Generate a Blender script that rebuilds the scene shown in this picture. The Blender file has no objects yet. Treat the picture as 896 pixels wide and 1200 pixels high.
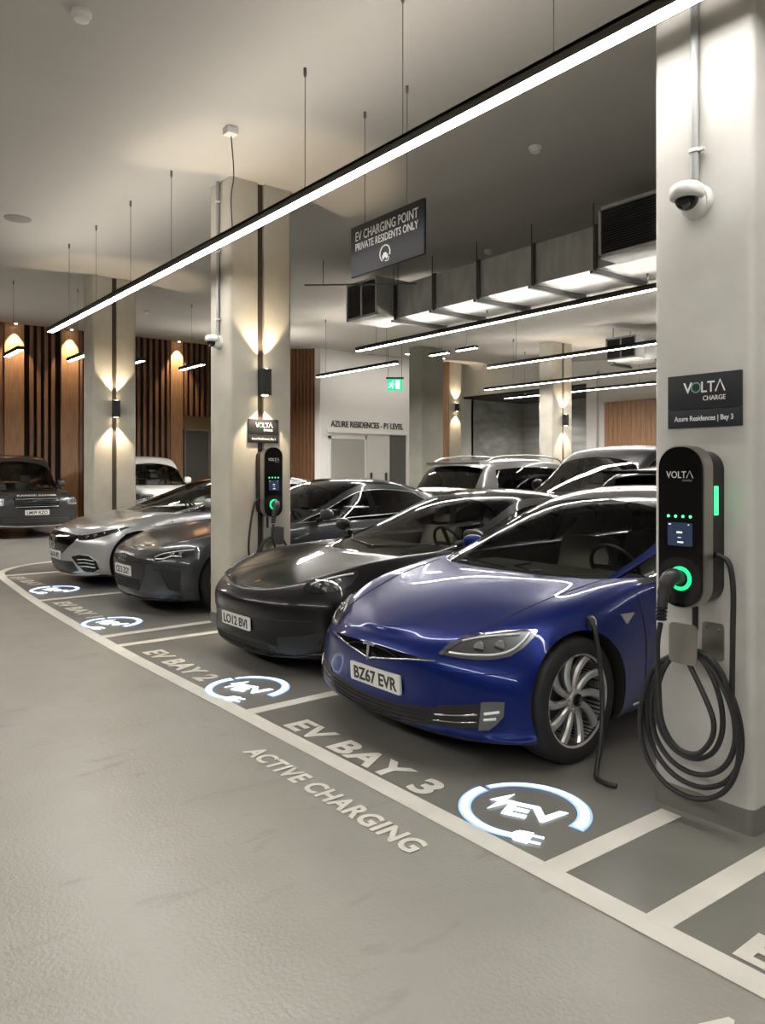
import bpy, bmesh, math, random
import numpy as np
from mathutils import Vector, Matrix
from mathutils.bvhtree import BVHTree
from mathutils.geometry import delaunay_2d_cdt
random.seed(7)
SC = bpy.context.scene
COL = SC.collection
PI = math.pi
R = math.radians

# ------------------------------------------------------------ camera, world, exposure
cam_d = bpy.data.cameras.new('camera')
cam = bpy.data.objects.new('camera', cam_d)
COL.objects.link(cam)
cam.location = (0, 0, 1.55)
cam.rotation_euler = (R(90), 0, R(-38.2))
cam_d.sensor_fit = 'HORIZONTAL'
cam_d.sensor_width = 36
cam_d.lens = 36 * 892 / 896
cam_d.shift_y = -48 / 896
cam_d.clip_start = 0.05
SC.camera = cam

world = bpy.data.worlds.new('world')
SC.world = world
world.use_nodes = True
world.node_tree.nodes['Background'].inputs[0].default_value = (1.0, 0.95, 0.88, 1)
world.node_tree.nodes['Background'].inputs[1].default_value = 0.20
SC.view_settings.view_transform = 'Standard'
SC.view_settings.look = 'None'
SC.view_settings.exposure = 0.35
SC.view_settings.gamma = 1
SC.view_settings.use_curve_mapping = False
SC.cycles.use_denoising = True
SC.cycles.max_bounces = 8
SC.cycles.transparent_max_bounces = 16
SC.cycles.sample_clamp_indirect = 4.0
SC.cycles.caustics_reflective = False
SC.cycles.caustics_refractive = False

# ------------------------------------------------------------ materials
MATS = {}
def mat(name, col, rough=0.5, metal=0.0, coat=0.0, emit=None, es=0.0, spec=0.5, coat_rough=0.03):
    if name in MATS: return MATS[name]
    m = bpy.data.materials.new(name); m.use_nodes = True
    b = m.node_tree.nodes['Principled BSDF']
    b.inputs['Base Color'].default_value = (*col, 1)
    b.inputs['Roughness'].default_value = rough
    b.inputs['Metallic'].default_value = metal
    b.inputs['Coat Weight'].default_value = coat
    b.inputs['Coat Roughness'].default_value = coat_rough
    b.inputs['Specular IOR Level'].default_value = spec
    if emit:
        b.inputs['Emission Color'].default_value = (*emit, 1)
        b.inputs['Emission Strength'].default_value = es
    MATS[name] = m
    return m

def paint(name, col, metal=0.4, rough=0.32, coat=0.9):
    m = mat(name, col, rough, metal, coat, coat_rough=0.02, spec=0.2)
    m.node_tree.nodes['Principled BSDF'].inputs['Coat IOR'].default_value = 1.36
    nt = m.node_tree; b = nt.nodes['Principled BSDF']
    n = nt.nodes.new('ShaderNodeTexNoise'); n.inputs['Scale'].default_value = 900
    t = nt.nodes.new('ShaderNodeTexCoord'); nt.links.new(t.outputs['Object'], n.inputs['Vector'])
    mx = nt.nodes.new('ShaderNodeMix'); mx.data_type = 'RGBA'
    mx.inputs[6].default_value = (*[c * 0.85 for c in col], 1); mx.inputs[7].default_value = (*[min(1, c * 1.25) for c in col], 1)
    nt.links.new(n.outputs['Fac'], mx.inputs[0]); nt.links.new(mx.outputs[2], b.inputs['Base Color'])
    return m

def glassmat(name, tint, rough=0.0):
    m = bpy.data.materials.new(name); m.use_nodes = True
    nt = m.node_tree; nt.nodes.clear()
    o = nt.nodes.new('ShaderNodeOutputMaterial'); mx = nt.nodes.new('ShaderNodeMixShader')
    tr = nt.nodes.new('ShaderNodeBsdfTransparent'); gl = nt.nodes.new('ShaderNodeBsdfGlossy')
    fr = nt.nodes.new('ShaderNodeFresnel'); fr.inputs[0].default_value = 1.6
    tr.inputs[0].default_value = (*tint, 1); gl.inputs['Roughness'].default_value = rough
    nt.links.new(fr.outputs[0], mx.inputs[0]); nt.links.new(tr.outputs[0], mx.inputs[1]); nt.links.new(gl.outputs[0], mx.inputs[2])
    nt.links.new(mx.outputs[0], o.inputs[0]); MATS[name] = m
    return m

def noisy(name, c1, c2, scale=3, rough=(0.4, 0.6), bump=0.0, bscale=40, detail=6, stretch=(1, 1, 1), metal=0.0, coord='Object', spots=None, spec=0.5):
    """two-tone mottled surface with its own roughness variation and fine bump"""
    m = bpy.data.materials.new(name); m.use_nodes = True
    nt = m.node_tree; b = nt.nodes['Principled BSDF']; N = nt.nodes.new; Lk = nt.links.new
    tc = N('ShaderNodeTexCoord'); mp = N('ShaderNodeMapping'); mp.inputs['Scale'].default_value = stretch
    Lk(tc.outputs[coord], mp.inputs[0])
    n = N('ShaderNodeTexNoise'); n.inputs['Scale'].default_value = scale; n.inputs['Detail'].default_value = detail
    n.inputs['Roughness'].default_value = 0.5
    Lk(mp.outputs[0], n.inputs['Vector'])
    rp = N('ShaderNodeValToRGB'); rp.color_ramp.elements[0].position = 0.3; rp.color_ramp.elements[1].position = 0.7
    rp.color_ramp.elements[0].color = (*c1, 1); rp.color_ramp.elements[1].color = (*c2, 1)
    Lk(n.outputs['Fac'], rp.inputs[0])
    out = rp.outputs[0]
    if spots:
        n3 = N('ShaderNodeTexNoise'); n3.inputs['Roughness'].default_value = .55; n3.inputs['Scale'].default_value = spots[1]; n3.inputs['Detail'].default_value = 3
        mp3 = N('ShaderNodeMapping'); mp3.inputs['Scale'].default_value = spots[3]; mp3.inputs['Rotation'].default_value = (0, 0, 0.4)
        Lk(tc.outputs[coord], mp3.inputs[0]); Lk(mp3.outputs[0], n3.inputs['Vector'])
        r3 = N('ShaderNodeValToRGB'); r3.color_ramp.elements[0].position = spots[2]; r3.color_ramp.elements[1].position = spots[2] + 0.12
        r3.color_ramp.elements[0].color = (0, 0, 0, 1); r3.color_ramp.elements[1].color = (0.45, 0.45, 0.45, 1)
        Lk(n3.outputs['Fac'], r3.inputs[0])
        mx = N('ShaderNodeMix'); mx.data_type = 'RGBA'; mx.inputs[7].default_value = (*spots[0], 1)
        Lk(r3.outputs[0], mx.inputs[0]); Lk(out, mx.inputs[6]); out = mx.outputs[2]
    Lk(out, b.inputs['Base Color'])
    mr = N('ShaderNodeMapRange'); mr.inputs['To Min'].default_value = rough[0]; mr.inputs['To Max'].default_value = rough[1]
    Lk(n.outputs['Fac'], mr.inputs[0]); Lk(mr.outputs[0], b.inputs['Roughness'])
    b.inputs['Metallic'].default_value = metal; b.inputs['Specular IOR Level'].default_value = spec
    if bump:
        n2 = N('ShaderNodeTexNoise'); n2.inputs['Scale'].default_value = bscale; n2.inputs['Detail'].default_value = 3
        Lk(tc.outputs[coord], n2.inputs['Vector'])
        bp = N('ShaderNodeBump'); bp.inputs['Strength'].default_value = bump; bp.inputs['Distance'].default_value = 0.01
        Lk(n2.outputs['Fac'], bp.inputs['Height']); Lk(bp.outputs[0], b.inputs['Normal'])
    MATS[name] = m
    return m

black = mat('black_plastic', (0.012, 0.012, 0.013), 0.45)
gloss_black = mat('gloss_black', (0.004, 0.004, 0.0045), 0.10, 0, 0.0, spec=0.4)
matt_black = mat('matt_black', (0.01, 0.01, 0.01), 0.8)
rubber = mat('rubber', (0.016, 0.016, 0.017), 0.7)
chrome = mat('chrome', (0.75, 0.76, 0.78), 0.12, 1.0)
satin = mat('satin_aluminium', (0.62, 0.62, 0.60), 0.32, 1.0)
alloy = mat('silver_alloy', (0.62, 0.62, 0.61), 0.36, 0.7, 0.3)
dark_alloy = mat('dark_alloy', (0.08, 0.08, 0.085), 0.35, 0.8, 0.3)
plate_white = mat('plate_white', (0.80, 0.80, 0.77), 0.35)
plate_ink = mat('plate_ink', (0.01, 0.01, 0.012), 0.4)
lens_m = glassmat('lamp_lens', (0.85, 0.87, 0.9))
lamp_in = mat('lamp_reflector', (0.42, 0.43, 0.45), 0.18, 0.9)
drl = mat('daytime_lamp', (0.95, 0.95, 0.96), 0.25, 0.0, 0.3)
red_lens = mat('red_lens', (0.25, 0.01, 0.01), 0.12, 0, 1.0)
glass_d = glassmat('tinted_glass', (0.30, 0.33, 0.31))
glass_w = glassmat('windscreen_glass', (0.80, 0.83, 0.79))
glass_p = glassmat('privacy_glass', (0.05, 0.055, 0.055))
interior = mat('dark_interior', (0.06, 0.058, 0.054), 0.75)
seat_m = mat('seat_leather', (0.09, 0.085, 0.08), 0.55)
beige = mat('beige_leather', (0.42, 0.38, 0.31), 0.6)
white_paint_sign = mat('white_lettering', (0.85, 0.85, 0.83), 0.5)

# ------------------------------------------------------------ object helpers
def link(o, parent=None):
    COL.objects.link(o)
    if parent is not None: o.parent = parent
    return o

def tag(o, label, cat, group=None, kind=None):
    o['label'] = label; o['category'] = cat
    if group: o['group'] = group
    if kind: o['kind'] = kind
    return o

def thing(name, label, cat, loc=(0, 0, 0), rz=0, group=None):
    o = bpy.data.objects.new(name, None); link(o); o.location = loc; o.rotation_euler = (0, 0, rz)
    o.empty_display_size = 0.2
    return tag(o, label, cat, group)

def struct(o):
    o['kind'] = 'structure'; return o

def obj(name, bm, m, parent=None, smooth=None, loc=None, rot=None):
    me = bpy.data.meshes.new(name)
    if isinstance(bm, bmesh.types.BMesh):
        bm.to_mesh(me); bm.free()
    else:
        me.from_pydata([tuple(map(float, v)) for v in bm[0]], [], [tuple(map(int, f)) for f in bm[1]])
    for mm in (m if isinstance(m, (list, tuple)) else [m]): me.materials.append(mm)
    o = bpy.data.objects.new(name, me); link(o, parent)
    if loc is not None: o.location = loc
    if rot is not None: o.rotation_euler = rot
    if smooth is not None:
        me.polygons.foreach_set('use_smooth', [True] * len(me.polygons))
        if smooth < 179:
            me.set_sharp_from_angle(angle=R(smooth))
    me.update()
    return o

def box(bm, x0, x1, y0, y1, z0, z1, bev=0.0, M=None, seg=2):
    r = bmesh.ops.create_cube(bm, size=1.0)
    vs = r['verts']
    for v in vs:
        v.co = Vector((x0 + (v.co.x + .5) * (x1 - x0), y0 + (v.co.y + .5) * (y1 - y0), z0 + (v.co.z + .5) * (z1 - z0)))
    if bev > 0:
        es = set(e for v in vs for e in v.link_edges)
        rr = bmesh.ops.bevel(bm, geom=list(es), offset=bev, segments=seg, affect='EDGES', profile=0.6)
        vs = [v for v in rr['verts']]
        vs = list(set(v for f in rr['faces'] for v in f.verts) | set(v for v in vs if v.is_valid))
        fs = set()
        st = list(vs)
        seen = set(vs)
        while st:
            v = st.pop()
            for e in v.link_edges:
                w = e.other_vert(v)
                if w not in seen: seen.add(w); st.append(w)
        vs = list(seen)
    if M is not None: bmesh.ops.transform(bm, matrix=M, verts=vs)
    return vs

def nb(): return bmesh.new()

def boxo(name, b, m, parent=None, bev=0.0, smooth=None):
    bm = nb(); box(bm, *b, bev=bev)
    return obj(name, bm, m, parent, smooth=(40 if bev else smooth))

def tube(bm, pts, r, n=8, closed=False, flat=1.0):
    """swept round tube through points, radius r (number or list)"""
    pts = [Vector(p) for p in pts]; k = len(pts)
    rs = r if isinstance(r, (list, tuple)) else [r] * k
    rings = []
    prev = None
    for i, p in enumerate(pts):
        a = pts[i - 1] if (i > 0 or closed) else p
        b = pts[(i + 1) % k] if (i < k - 1 or closed) else p
        t = (b - a).normalized()
        if prev is None:
            up = Vector((0, 0, 1)) if abs(t.z) < 0.9 else Vector((1, 0, 0))
            nrm = t.cross(up).normalized()
        else:
            nrm = (prev - t * prev.dot(t)).normalized()
        prev = nrm
        bn = t.cross(nrm)
        rings.append([bm.verts.new(p + nrm * (math.cos(2 * PI * j / n) * rs[i]) + bn * (math.sin(2 * PI * j / n) * rs[i] * flat)) for j in range(n)])
    for i in range(k if closed else k - 1):
        A = rings[i]; B = rings[(i + 1) % k]
        for j in range(n):
            bm.faces.new((A[j], A[(j + 1) % n], B[(j + 1) % n], B[j]))
    if not closed:
        bm.faces.new(rings[0][::-1]); bm.faces.new(rings[-1])

def smooth_pts(pts, k=8):
    P = np.array(pts, float)
    ext = np.vstack([2 * P[0] - P[1], P, 2 * P[-1] - P[-2]])
    out = []
    for i in range(len(P) - 1):
        a, b, c, d = ext[i:i + 4]
        for j in range(k):
            t = j / k
            out.append(.5 * ((2 * b) + (-a + c) * t + (2 * a - 5 * b + 4 * c - d) * t * t + (-a + 3 * b - 3 * c + d) * t ** 3))
    out.append(P[-1])
    return [Vector(p) for p in out]

def cyl(bm, p0, p1, r, n=24, r2=None):
    tube(bm, [p0, p1], [r, r if r2 is None else r2], n)

def lathe(bm, prof, n=48, axis='z', M=None, closed=False):
    """prof: list of (r, h)"""
    rings = []
    for r, h in prof:
        ring = []
        for j in range(n):
            a = 2 * PI * j / n
            c = Vector((r * math.cos(a), r * math.sin(a), h))
            if axis == 'y': c = Vector((c.x, h, c.y))
            if axis == 'x': c = Vector((h, c.x, c.y))
            if M is not None: c = M @ c
            ring.append(bm.verts.new(c))
        rings.append(ring)
    k = len(rings)
    for i in range(k if closed else k - 1):
        A = rings[i]; B = rings[(i + 1) % k]
        for j in range(n): bm.faces.new((A[j], A[(j + 1) % n], B[(j + 1) % n], B[j]))
    if not closed:
        for rg, rev in ((rings[0], True), (rings[-1], False)):
            bm.faces.new(rg[::-1] if rev else rg)

def prism(bm, poly, z0, z1, M=None):
    """poly in xy extruded in z, then transformed"""
    a = [bm.verts.new((p[0], p[1], z0)) for p in poly]; b = [bm.verts.new((p[0], p[1], z1)) for p in poly]
    n = len(poly)
    fs = [bm.faces.new(a[::-1]), bm.faces.new(b)]
    for i in range(n): fs.append(bm.faces.new((a[i], a[(i + 1) % n], b[(i + 1) % n], b[i])))
    if M is not None: bmesh.ops.transform(bm, matrix=M, verts=a + b)
    return a + b

def rrect(w, h, r, n=6):
    """rounded rectangle polygon centred at 0"""
    out = []
    for cx, cy, a0 in ((w / 2 - r, h / 2 - r, 0), (-w / 2 + r, h / 2 - r, 90), (-w / 2 + r, -h / 2 + r, 180), (w / 2 - r, -h / 2 + r, 270)):
        for i in range(n + 1):
            a = R(a0 + 90 * i / n); out.append((cx + r * math.cos(a), cy + r * math.sin(a)))
    return out

def frameM(o, ux, uy):
    """matrix: local x->ux, y->uy, z->ux x uy, origin o"""
    ux = Vector(ux).normalized(); uy = Vector(uy).normalized(); uz = ux.cross(uy)
    return Matrix(((ux.x, uy.x, uz.x, o[0]), (ux.y, uy.y, uz.y, o[1]), (ux.z, uy.z, uz.z, o[2]), (0, 0, 0, 1)))

def text_mesh(s, size, bold=0.0, extrude=0.001, align='CENTER', space=1.0):
    c = bpy.data.curves.new('txt', 'FONT'); c.body = s; c.size = size; c.offset = bold; c.extrude = extrude
    c.align_x = align; c.space_character = space; c.resolution_u = 4
    o = bpy.data.objects.new('txt', c); COL.objects.link(o)
    dg = bpy.context.evaluated_depsgraph_get(); dg.update()
    me = bpy.data.meshes.new_from_object(o.evaluated_get(dg))
    bpy.data.objects.remove(o); bpy.data.curves.remove(c)
    return me

def text_obj(name, s, size, m, M, parent=None, bold=0.0, extrude=0.001, align='CENTER', space=1.0, sx=1.0, width=None):
    me = text_mesh(s, size, bold, extrude, align, space)
    co = np.array([v.co[:] for v in me.vertices])
    if width:
        ww = co[:, 0].max() - co[:, 0].min(); sx = width / ww
    me.transform(Matrix.Diagonal((sx, 1, 1, 1)))
    me.transform(M)
    me.materials.clear(); me.materials.append(m); me.name = name
    o = bpy.data.objects.new(name, me); link(o, parent)
    return o

def copy_tree(o, parent=None):
    c = o.copy(); COL.objects.link(c)
    if parent is not None:
        c.parent = parent
    for ch in list(o.children): copy_tree(ch, c)
    return c
# ------------------------------------------------------------ car builder
def bs_basis(m, n, seg_pts):
    """rows: samples; cols: m+2 extended control points"""
    T = []
    for i in range(m - 1):
        for j in range(seg_pts): T.append(i + j / seg_pts)
    T.append(m - 1 - 1e-9)
    B = np.zeros((len(T), m + 2))
    for r, t in enumerate(T):
        i = int(t); u = t - i
        B[r, i:i + 4] = [(1 - u) ** 3 / 6, (3 * u ** 3 - 6 * u * u + 4) / 6, (-3 * u ** 3 + 3 * u * u + 3 * u + 1) / 6, u ** 3 / 6]
    return B

MIR = np.array([1, -1, 1.0])
TH = [0, 14, 28, 42, 56, 68, 79, 90]

def ip(tab, x):
    if isinstance(tab, (int, float)): return float(tab)
    return float(np.interp(x, [p[0] for p in tab], [p[1] for p in tab]))

def body_surface(L, levels, ns=5, nt=6, nside=15):
    net = []
    for lv in levels:
        f, S, r, Sr = lv['f'], lv.get('S', .6), lv.get('r', .1), lv.get('Sr', .4)
        row = []
        pw = lv.get('p', .78); qw = lv.get('q', 1.0)
        for th in TH:
            a = math.sin(R(th)) ** pw; c = 1 - max(0.0, math.cos(R(th))) ** qw
            x = f + S * c; y = a * ip(lv['y'], f + S)
            z = ip(lv['z'], x) + lv.get('dz', 0) * (1 - a ** 2)
            row.append((x, y, z))
        xa, xb = f + S, L - r - Sr
        for k in range(1, nside + 1):
            x = xa + (xb - xa) * k / (nside + 1)
            row.append((x, ip(lv['y'], x), ip(lv['z'], x)))
        for th in TH[::-1]:
            a = math.sin(R(th)) ** lv.get('pr', .7); c = max(0.0, math.cos(R(th)))
            x = L - r - Sr * (1 - c)
            row.append((x, a * ip(lv['y'], L - r - Sr), ip(lv['z'], x)))
        net.append(row)
    N = np.array(net)  # levels, stations, 3
    lo = np.concatenate([(N[1] * MIR)[None], N, (N[-2] * MIR)[None]], 0)
    ext = np.concatenate([(lo[:, 1] * MIR)[:, None], lo, (lo[:, -2] * MIR)[:, None]], 1)
    Bt = bs_basis(N.shape[0], 0, nt); Bs = bs_basis(N.shape[1], 0, ns)
    G = np.einsum('ai,ijk->ajk', Bt, ext); G = np.einsum('bj,ajk->abk', Bs, G)
    G[0, :, 1] = 0; G[-1, :, 1] = 0; G[:, 0, 1] = 0; G[:, -1, 1] = 0
    return G

def grid_faces(na, nb_, off=0, flip=False):
    f = []
    for i in range(na - 1):
        for j in range(nb_ - 1):
            q = (off + i * nb_ + j, off + i * nb_ + j + 1, off + (i + 1) * nb_ + j + 1, off + (i + 1) * nb_ + j)
            f.append(q[::-1] if flip else q)
    return f

class Car:
    def __init__(s, name, label, cat, loc, rz, group=None):
        s.root = thing(name, label, cat, loc, rz, group)

    def body(s, L, levels, paint_m, axles, tub, wr, ns=5, nt=6, wy=0.7, arch=None, arch_dz=0.0):
        s.L = L; s.paint = paint_m
        G = body_surface(L, levels, ns, nt); G[..., 1] *= getattr(s, 'ys', 1.0)
        na, nb_ = G.shape[:2]
        V = np.vstack([G.reshape(-1, 3), (G * MIR).reshape(-1, 3)])
        F = grid_faces(na, nb_, 0, False) + grid_faces(na, nb_, na * nb_, True)
        bm = nb()
        vs = [bm.verts.new(v) for v in V]
        for f in F:
            try: bm.faces.new([vs[i] for i in f])
            except ValueError: pass
        bmesh.ops.remove_doubles(bm, verts=bm.verts, dist=1e-4)
        bmesh.ops.dissolve_degenerate(bm, dist=1e-5, edges=bm.edges)
        bmesh.ops.recalc_face_normals(bm, faces=bm.faces)
        s.bvh = BVHTree.FromBMesh(bm)
        o = obj('body', bm, [paint_m, interior, matt_black], s.root, smooth=180)
        o.data.update()
        # wheel wells
        cb = nb()
        ar = arch or wr + 0.045
        for ax in axles:
            for sd in (1, -1):
                M = Matrix.Translation((ax, 0, wr + arch_dz))
                lathe(cb, [(ar, sd * (wy - 0.06)), (ar, sd * 1.3)][::(1 if sd > 0 else -1)], 64, 'y', M)
        bmesh.ops.recalc_face_normals(cb, faces=cb.faces)
        cut = obj('cut', cb, matt_black, s.root)
        md = o.modifiers.new('b', 'BOOLEAN'); md.operation = 'DIFFERENCE'; md.solver = 'EXACT'; md.object = cut
        dg = bpy.context.evaluated_depsgraph_get()
        me = bpy.data.meshes.new_from_object(o.evaluated_get(dg))
        o.modifiers.clear(); old = o.data; o.data = me
        bpy.data.objects.remove(cut)
        me.name = 'body'
        x0, x1, yt, zt = tub
        for p in me.polygons:
            c = p.center; p.use_smooth = True
            p.material_index = 0
            for ax in axles:
                if math.hypot(c.x - ax, c.z - wr - arch_dz) < ar + 2e-3 and abs(c.y) < 1.2: p.material_index = 2
            if x0 < c.x < x1 and abs(c.y) < yt and c.z > 0.3 and c.z < zt and p.normal.z > -0.3: p.material_index = 1
            if c.z < 0.25 and p.normal.z < -0.7: p.material_index = 2
        while len(me.materials) < 3: me.materials.append(matt_black)
        me.materials[0] = paint_m; me.materials[1] = interior; me.materials[2] = matt_black
        me.set_sharp_from_angle(angle=R(35))
        s.body_o = o
        return o

    # -------- projection frames: alpha = yaw of the ray; u = x sin a + y cos a
    def cast(s, u, z, al, top=False, bvh=None):
        b = bvh or s.bvh
        if top:
            h = b.ray_cast(Vector((u, z, 5)), Vector((0, 0, -1)))
        elif al == 'rear':
            h = b.ray_cast(Vector((s.L + 3, u, z)), Vector((-1, 0, 0)))
        else:
            a = R(al); d = Vector((math.cos(a), -math.sin(a), 0)); w = Vector((math.sin(a), math.cos(a), 0))
            # origin far outside along -d from the plane through the car centre
            o = w * (u) - d * 6; o.z = z
            # shift the frame so that u is measured from (0,0)
            h = b.ray_cast(o, d)
        return h[0], h[1]

    def patch(s, name, poly, al, m, off=0.003, thick=0.012, res=0.03, both=True, top=False, bvh=None, parent=None, smooth=35, lift=None):
        """conformed patch: the polygon (u,z) projected on the body, raised by off, with a rim going down into it"""
        P = [Vector(p) for p in poly]
        n = len(P)
        bd = []
        for i in range(n):
            a, b = P[i], P[(i + 1) % n]
            k = max(1, int((b - a).length / res))
            for j in range(k): bd.append(a.lerp(b, j / k))
        xs = [p.x for p in P]; ys = [p.y for p in P]
        pts = list(bd)
        gx = np.arange(min(xs) + res * .5, max(xs), res); gy = np.arange(min(ys) + res * .5, max(ys), res)
        for x in gx:
            for y in gy:
                inside = False
                for i in range(n):
                    a, b = P[i], P[i - 1]
                    if (a.y > y) != (b.y > y) and x < (b.x - a.x) * (y - a.y) / (b.y - a.y) + a.x: inside = not inside
                if not inside: continue
                q = Vector((x, y))
                if min((q - b).length for b in bd) < res * .45: continue
                pts.append(q)
        nbd = len(bd)
        vo, eo, fo, _, _, _ = delaunay_2d_cdt(pts, [], [list(range(nbd))], 1, 1e-5)
        co = []; nr = []
        for v in vo:
            c, nn = s.cast(v.x, v.y, al, top, bvh)
            co.append(c); nr.append(nn)
        # fill misses from nearest hit
        hits = [i for i, c in enumerate(co) if c is not None]
        if not hits: return None
        for i, c in enumerate(co):
            if c is None:
                j = min(hits, key=lambda k: (vo[k] - vo[i]).length)
                co[i] = co[j].copy(); nr[i] = nr[j]
        offs = [off if lift is None else off + lift(v.x, v.y) for v in vo]
        top_v = [co[i] + nr[i] * offs[i] for i in range(len(co))]
        res_o = []
        for sd in ((1, -1) if both else (1,)):
            bm = nb()
            S = Vector((1, sd, 1))
            tv = [bm.verts.new(v * S) for v in top_v]
            fs = []
            for f in fo:
                try: fs.append(bm.faces.new([tv[i] for i in f]))
                except ValueError: pass
            bes = [e for e in bm.edges if len(e.link_faces) == 1]
            low = {}
            for e in bes:
                for v in e.verts:
                    if v not in low:
                        i = tv.index(v); low[v] = bm.verts.new((co[i] - nr[i] * thick) * S)
            for e in bes:
                a, b = e.verts
                bm.faces.new((a, b, low[b], low[a]))
            bmesh.ops.recalc_face_normals(bm, faces=bm.faces)
            # orient outwards
            tot = sum((f.normal.dot(nr[tv.index(f.verts[0])] * S) if f in fset else 0) for fset in [set(fs)] for f in fs[:30])
            if tot < 0: bmesh.ops.reverse_faces(bm, faces=bm.faces)
            res_o.append(obj(name, bm, m, parent if parent is not None else s.root, smooth=smooth))
            if not both: break
        return res_o

    def line(s, name, pts, al, m, r=0.003, both=True, top=False, off=0.0, n=6, parent=None, flat=1.0, k=6, bvh=None, one=False):
        """thin strip following the body: a projected polyline"""
        Q = [Vector(p) for p in pts]
        sp = []
        for i in range(len(Q) - 1):
            kk = max(1, int((Q[i + 1] - Q[i]).length / 0.03))
            for j in range(kk): sp.append(Q[i].lerp(Q[i + 1], j / kk))
        sp.append(Q[-1])
        out = []
        for p in sp:
            c, nn = s.cast(p.x, p.y, al, top, bvh)
            if c is not None: out.append(c + nn * off)
        if len(out) < 2: return
        bmj = nb() if one else None
        for sd in ((1, -1) if both else (1,)):
            bm = bmj or nb(); tube(bm, [v * Vector((1, sd, 1)) for v in out], r, n)
            if not one: obj(name, bm, m, parent if parent is not None else s.root, smooth=60)
        if one: obj(name, bmj, m, parent if parent is not None else s.root, smooth=60)

    # -------- greenhouse
    def green(s, sec, x0, x1):
        """sec: dict of tables yb,zb,yc,zc,zt ; returns evaluator"""
        s.sec = sec; s.gx = (x0, x1)

    def G(s, x, v):
        q = s.sec
        yb, zb, yc, zc, zt = (sum(w_ * ip(q[k], x + d_) for d_, w_ in ((-.16, .12), (-.08, .22), (0, .32), (.08, .22), (.16, .12))) for k in ('yb', 'zb', 'yc', 'zc', 'zt'))
        pts = np.array([(yb, zb), (yb + (yc - yb) * .45 + .018, zb + (zc - zb) * .5), (yc + (yb - yc) * .10 + .010, zc - (zc - zb) * .06), (yc, zc + (zt - zc) * .15), (yc * .86, zc + (zt - zc) * .60),
                        (yc * .45, zt - (zt - zc) * .06), (0, zt)])
        e = np.vstack([2 * pts[0] - pts[1], pts, pts[-2] * (-1, 1)])
        t = min(max(v, 0), 1) * 6; i = min(int(t), 5); u = t - i
        w = [(1 - u) ** 3 / 6, (3 * u ** 3 - 6 * u * u + 4) / 6, (-3 * u ** 3 + 3 * u * u + 3 * u + 1) / 6, u ** 3 / 6]
        p = sum(w[k] * e[i + k] for k in range(4))
        return Vector((x, p[0] * getattr(s, 'ys', 1.0), p[1]))

    def gp(s, name, xlo, xhi, vlo, vhi, m, both=True, nx=24, nv=10, off=0.0, thick=0.0, parent=None, center=False):
        """greenhouse panel; bounds may be functions"""
        fx0 = xlo if callable(xlo) else (lambda v: xlo); fx1 = xhi if callable(xhi) else (lambda v: xhi)
        def gridpts(sd):
            rows = []
            vsq = [vlo + (vhi - vlo) * i / nv for i in range(nv + 1)]
            if center: vsq = vsq + [2 * vhi - v for v in vsq[-2::-1]]
            for vq in vsq:
                row = []
                vv = vq if vq <= vhi + 1e-9 or not center else 2 * vhi - vq
                flip = -1 if (center and vq > vhi + 1e-9) else 1
                for j in range(nx + 1):
                    a, b = fx0(vv), fx1(vv)
                    p = s.G(a + (b - a) * j / nx, vv)
                    p.y *= flip * sd
                    row.append(p)
                rows.append(row)
            return rows
        out = []
        for sd in ((1,) if (center or not both) else (1, -1)):
            g = gridpts(sd)
            na, nbb = len(g), len(g[0])
            bm = nb(); vs = [[bm.verts.new(p) for p in r] for r in g]
            for i in range(na - 1):
                for j in range(nbb - 1):
                    q = (vs[i][j], vs[i][j + 1], vs[i + 1][j + 1], vs[i + 1][j])
                    try: bm.faces.new(q)
                    except ValueError: pass
            bmesh.ops.remove_doubles(bm, verts=bm.verts, dist=1e-5)
            bmesh.ops.recalc_face_normals(bm, faces=bm.faces)
            bm.normal_update()
            cen = Vector((s.L / 2, 0, .8))
            tot = sum(f.normal.dot(f.calc_center_median() - cen) for f in bm.faces)
            if tot < 0: bmesh.ops.reverse_faces(bm, faces=bm.faces)
            bm.normal_update()
            if off:
                for v in bm.verts: v.co += v.normal * off
            if thick:
                bmesh.ops.solidify(bm, geom=bm.faces[:], thickness=thick)
                bmesh.ops.recalc_face_normals(bm, faces=bm.faces)
            out.append(obj(name, bm, m, parent if parent is not None else s.root, smooth=60))
        return out

    def gline(s, name, pts, m, r=0.005, parent=None, off=0.003):
        """trim strip along greenhouse (x,v) points"""
        Q = [np.array(p, float) for p in pts]; sp = []
        for i in range(len(Q) - 1):
            for j in range(8): sp.append(Q[i] + (Q[i + 1] - Q[i]) * j / 8)
        sp.append(Q[-1])
        for sd in (1, -1):
            bm = nb(); tube(bm, [Vector((p.x, (p.y + off) * sd, p.z + off * .5)) for p in (s.G(*q) for q in sp)], r, 6)
            obj(name, bm, m, parent if parent is not None else s.root, smooth=60)

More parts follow.
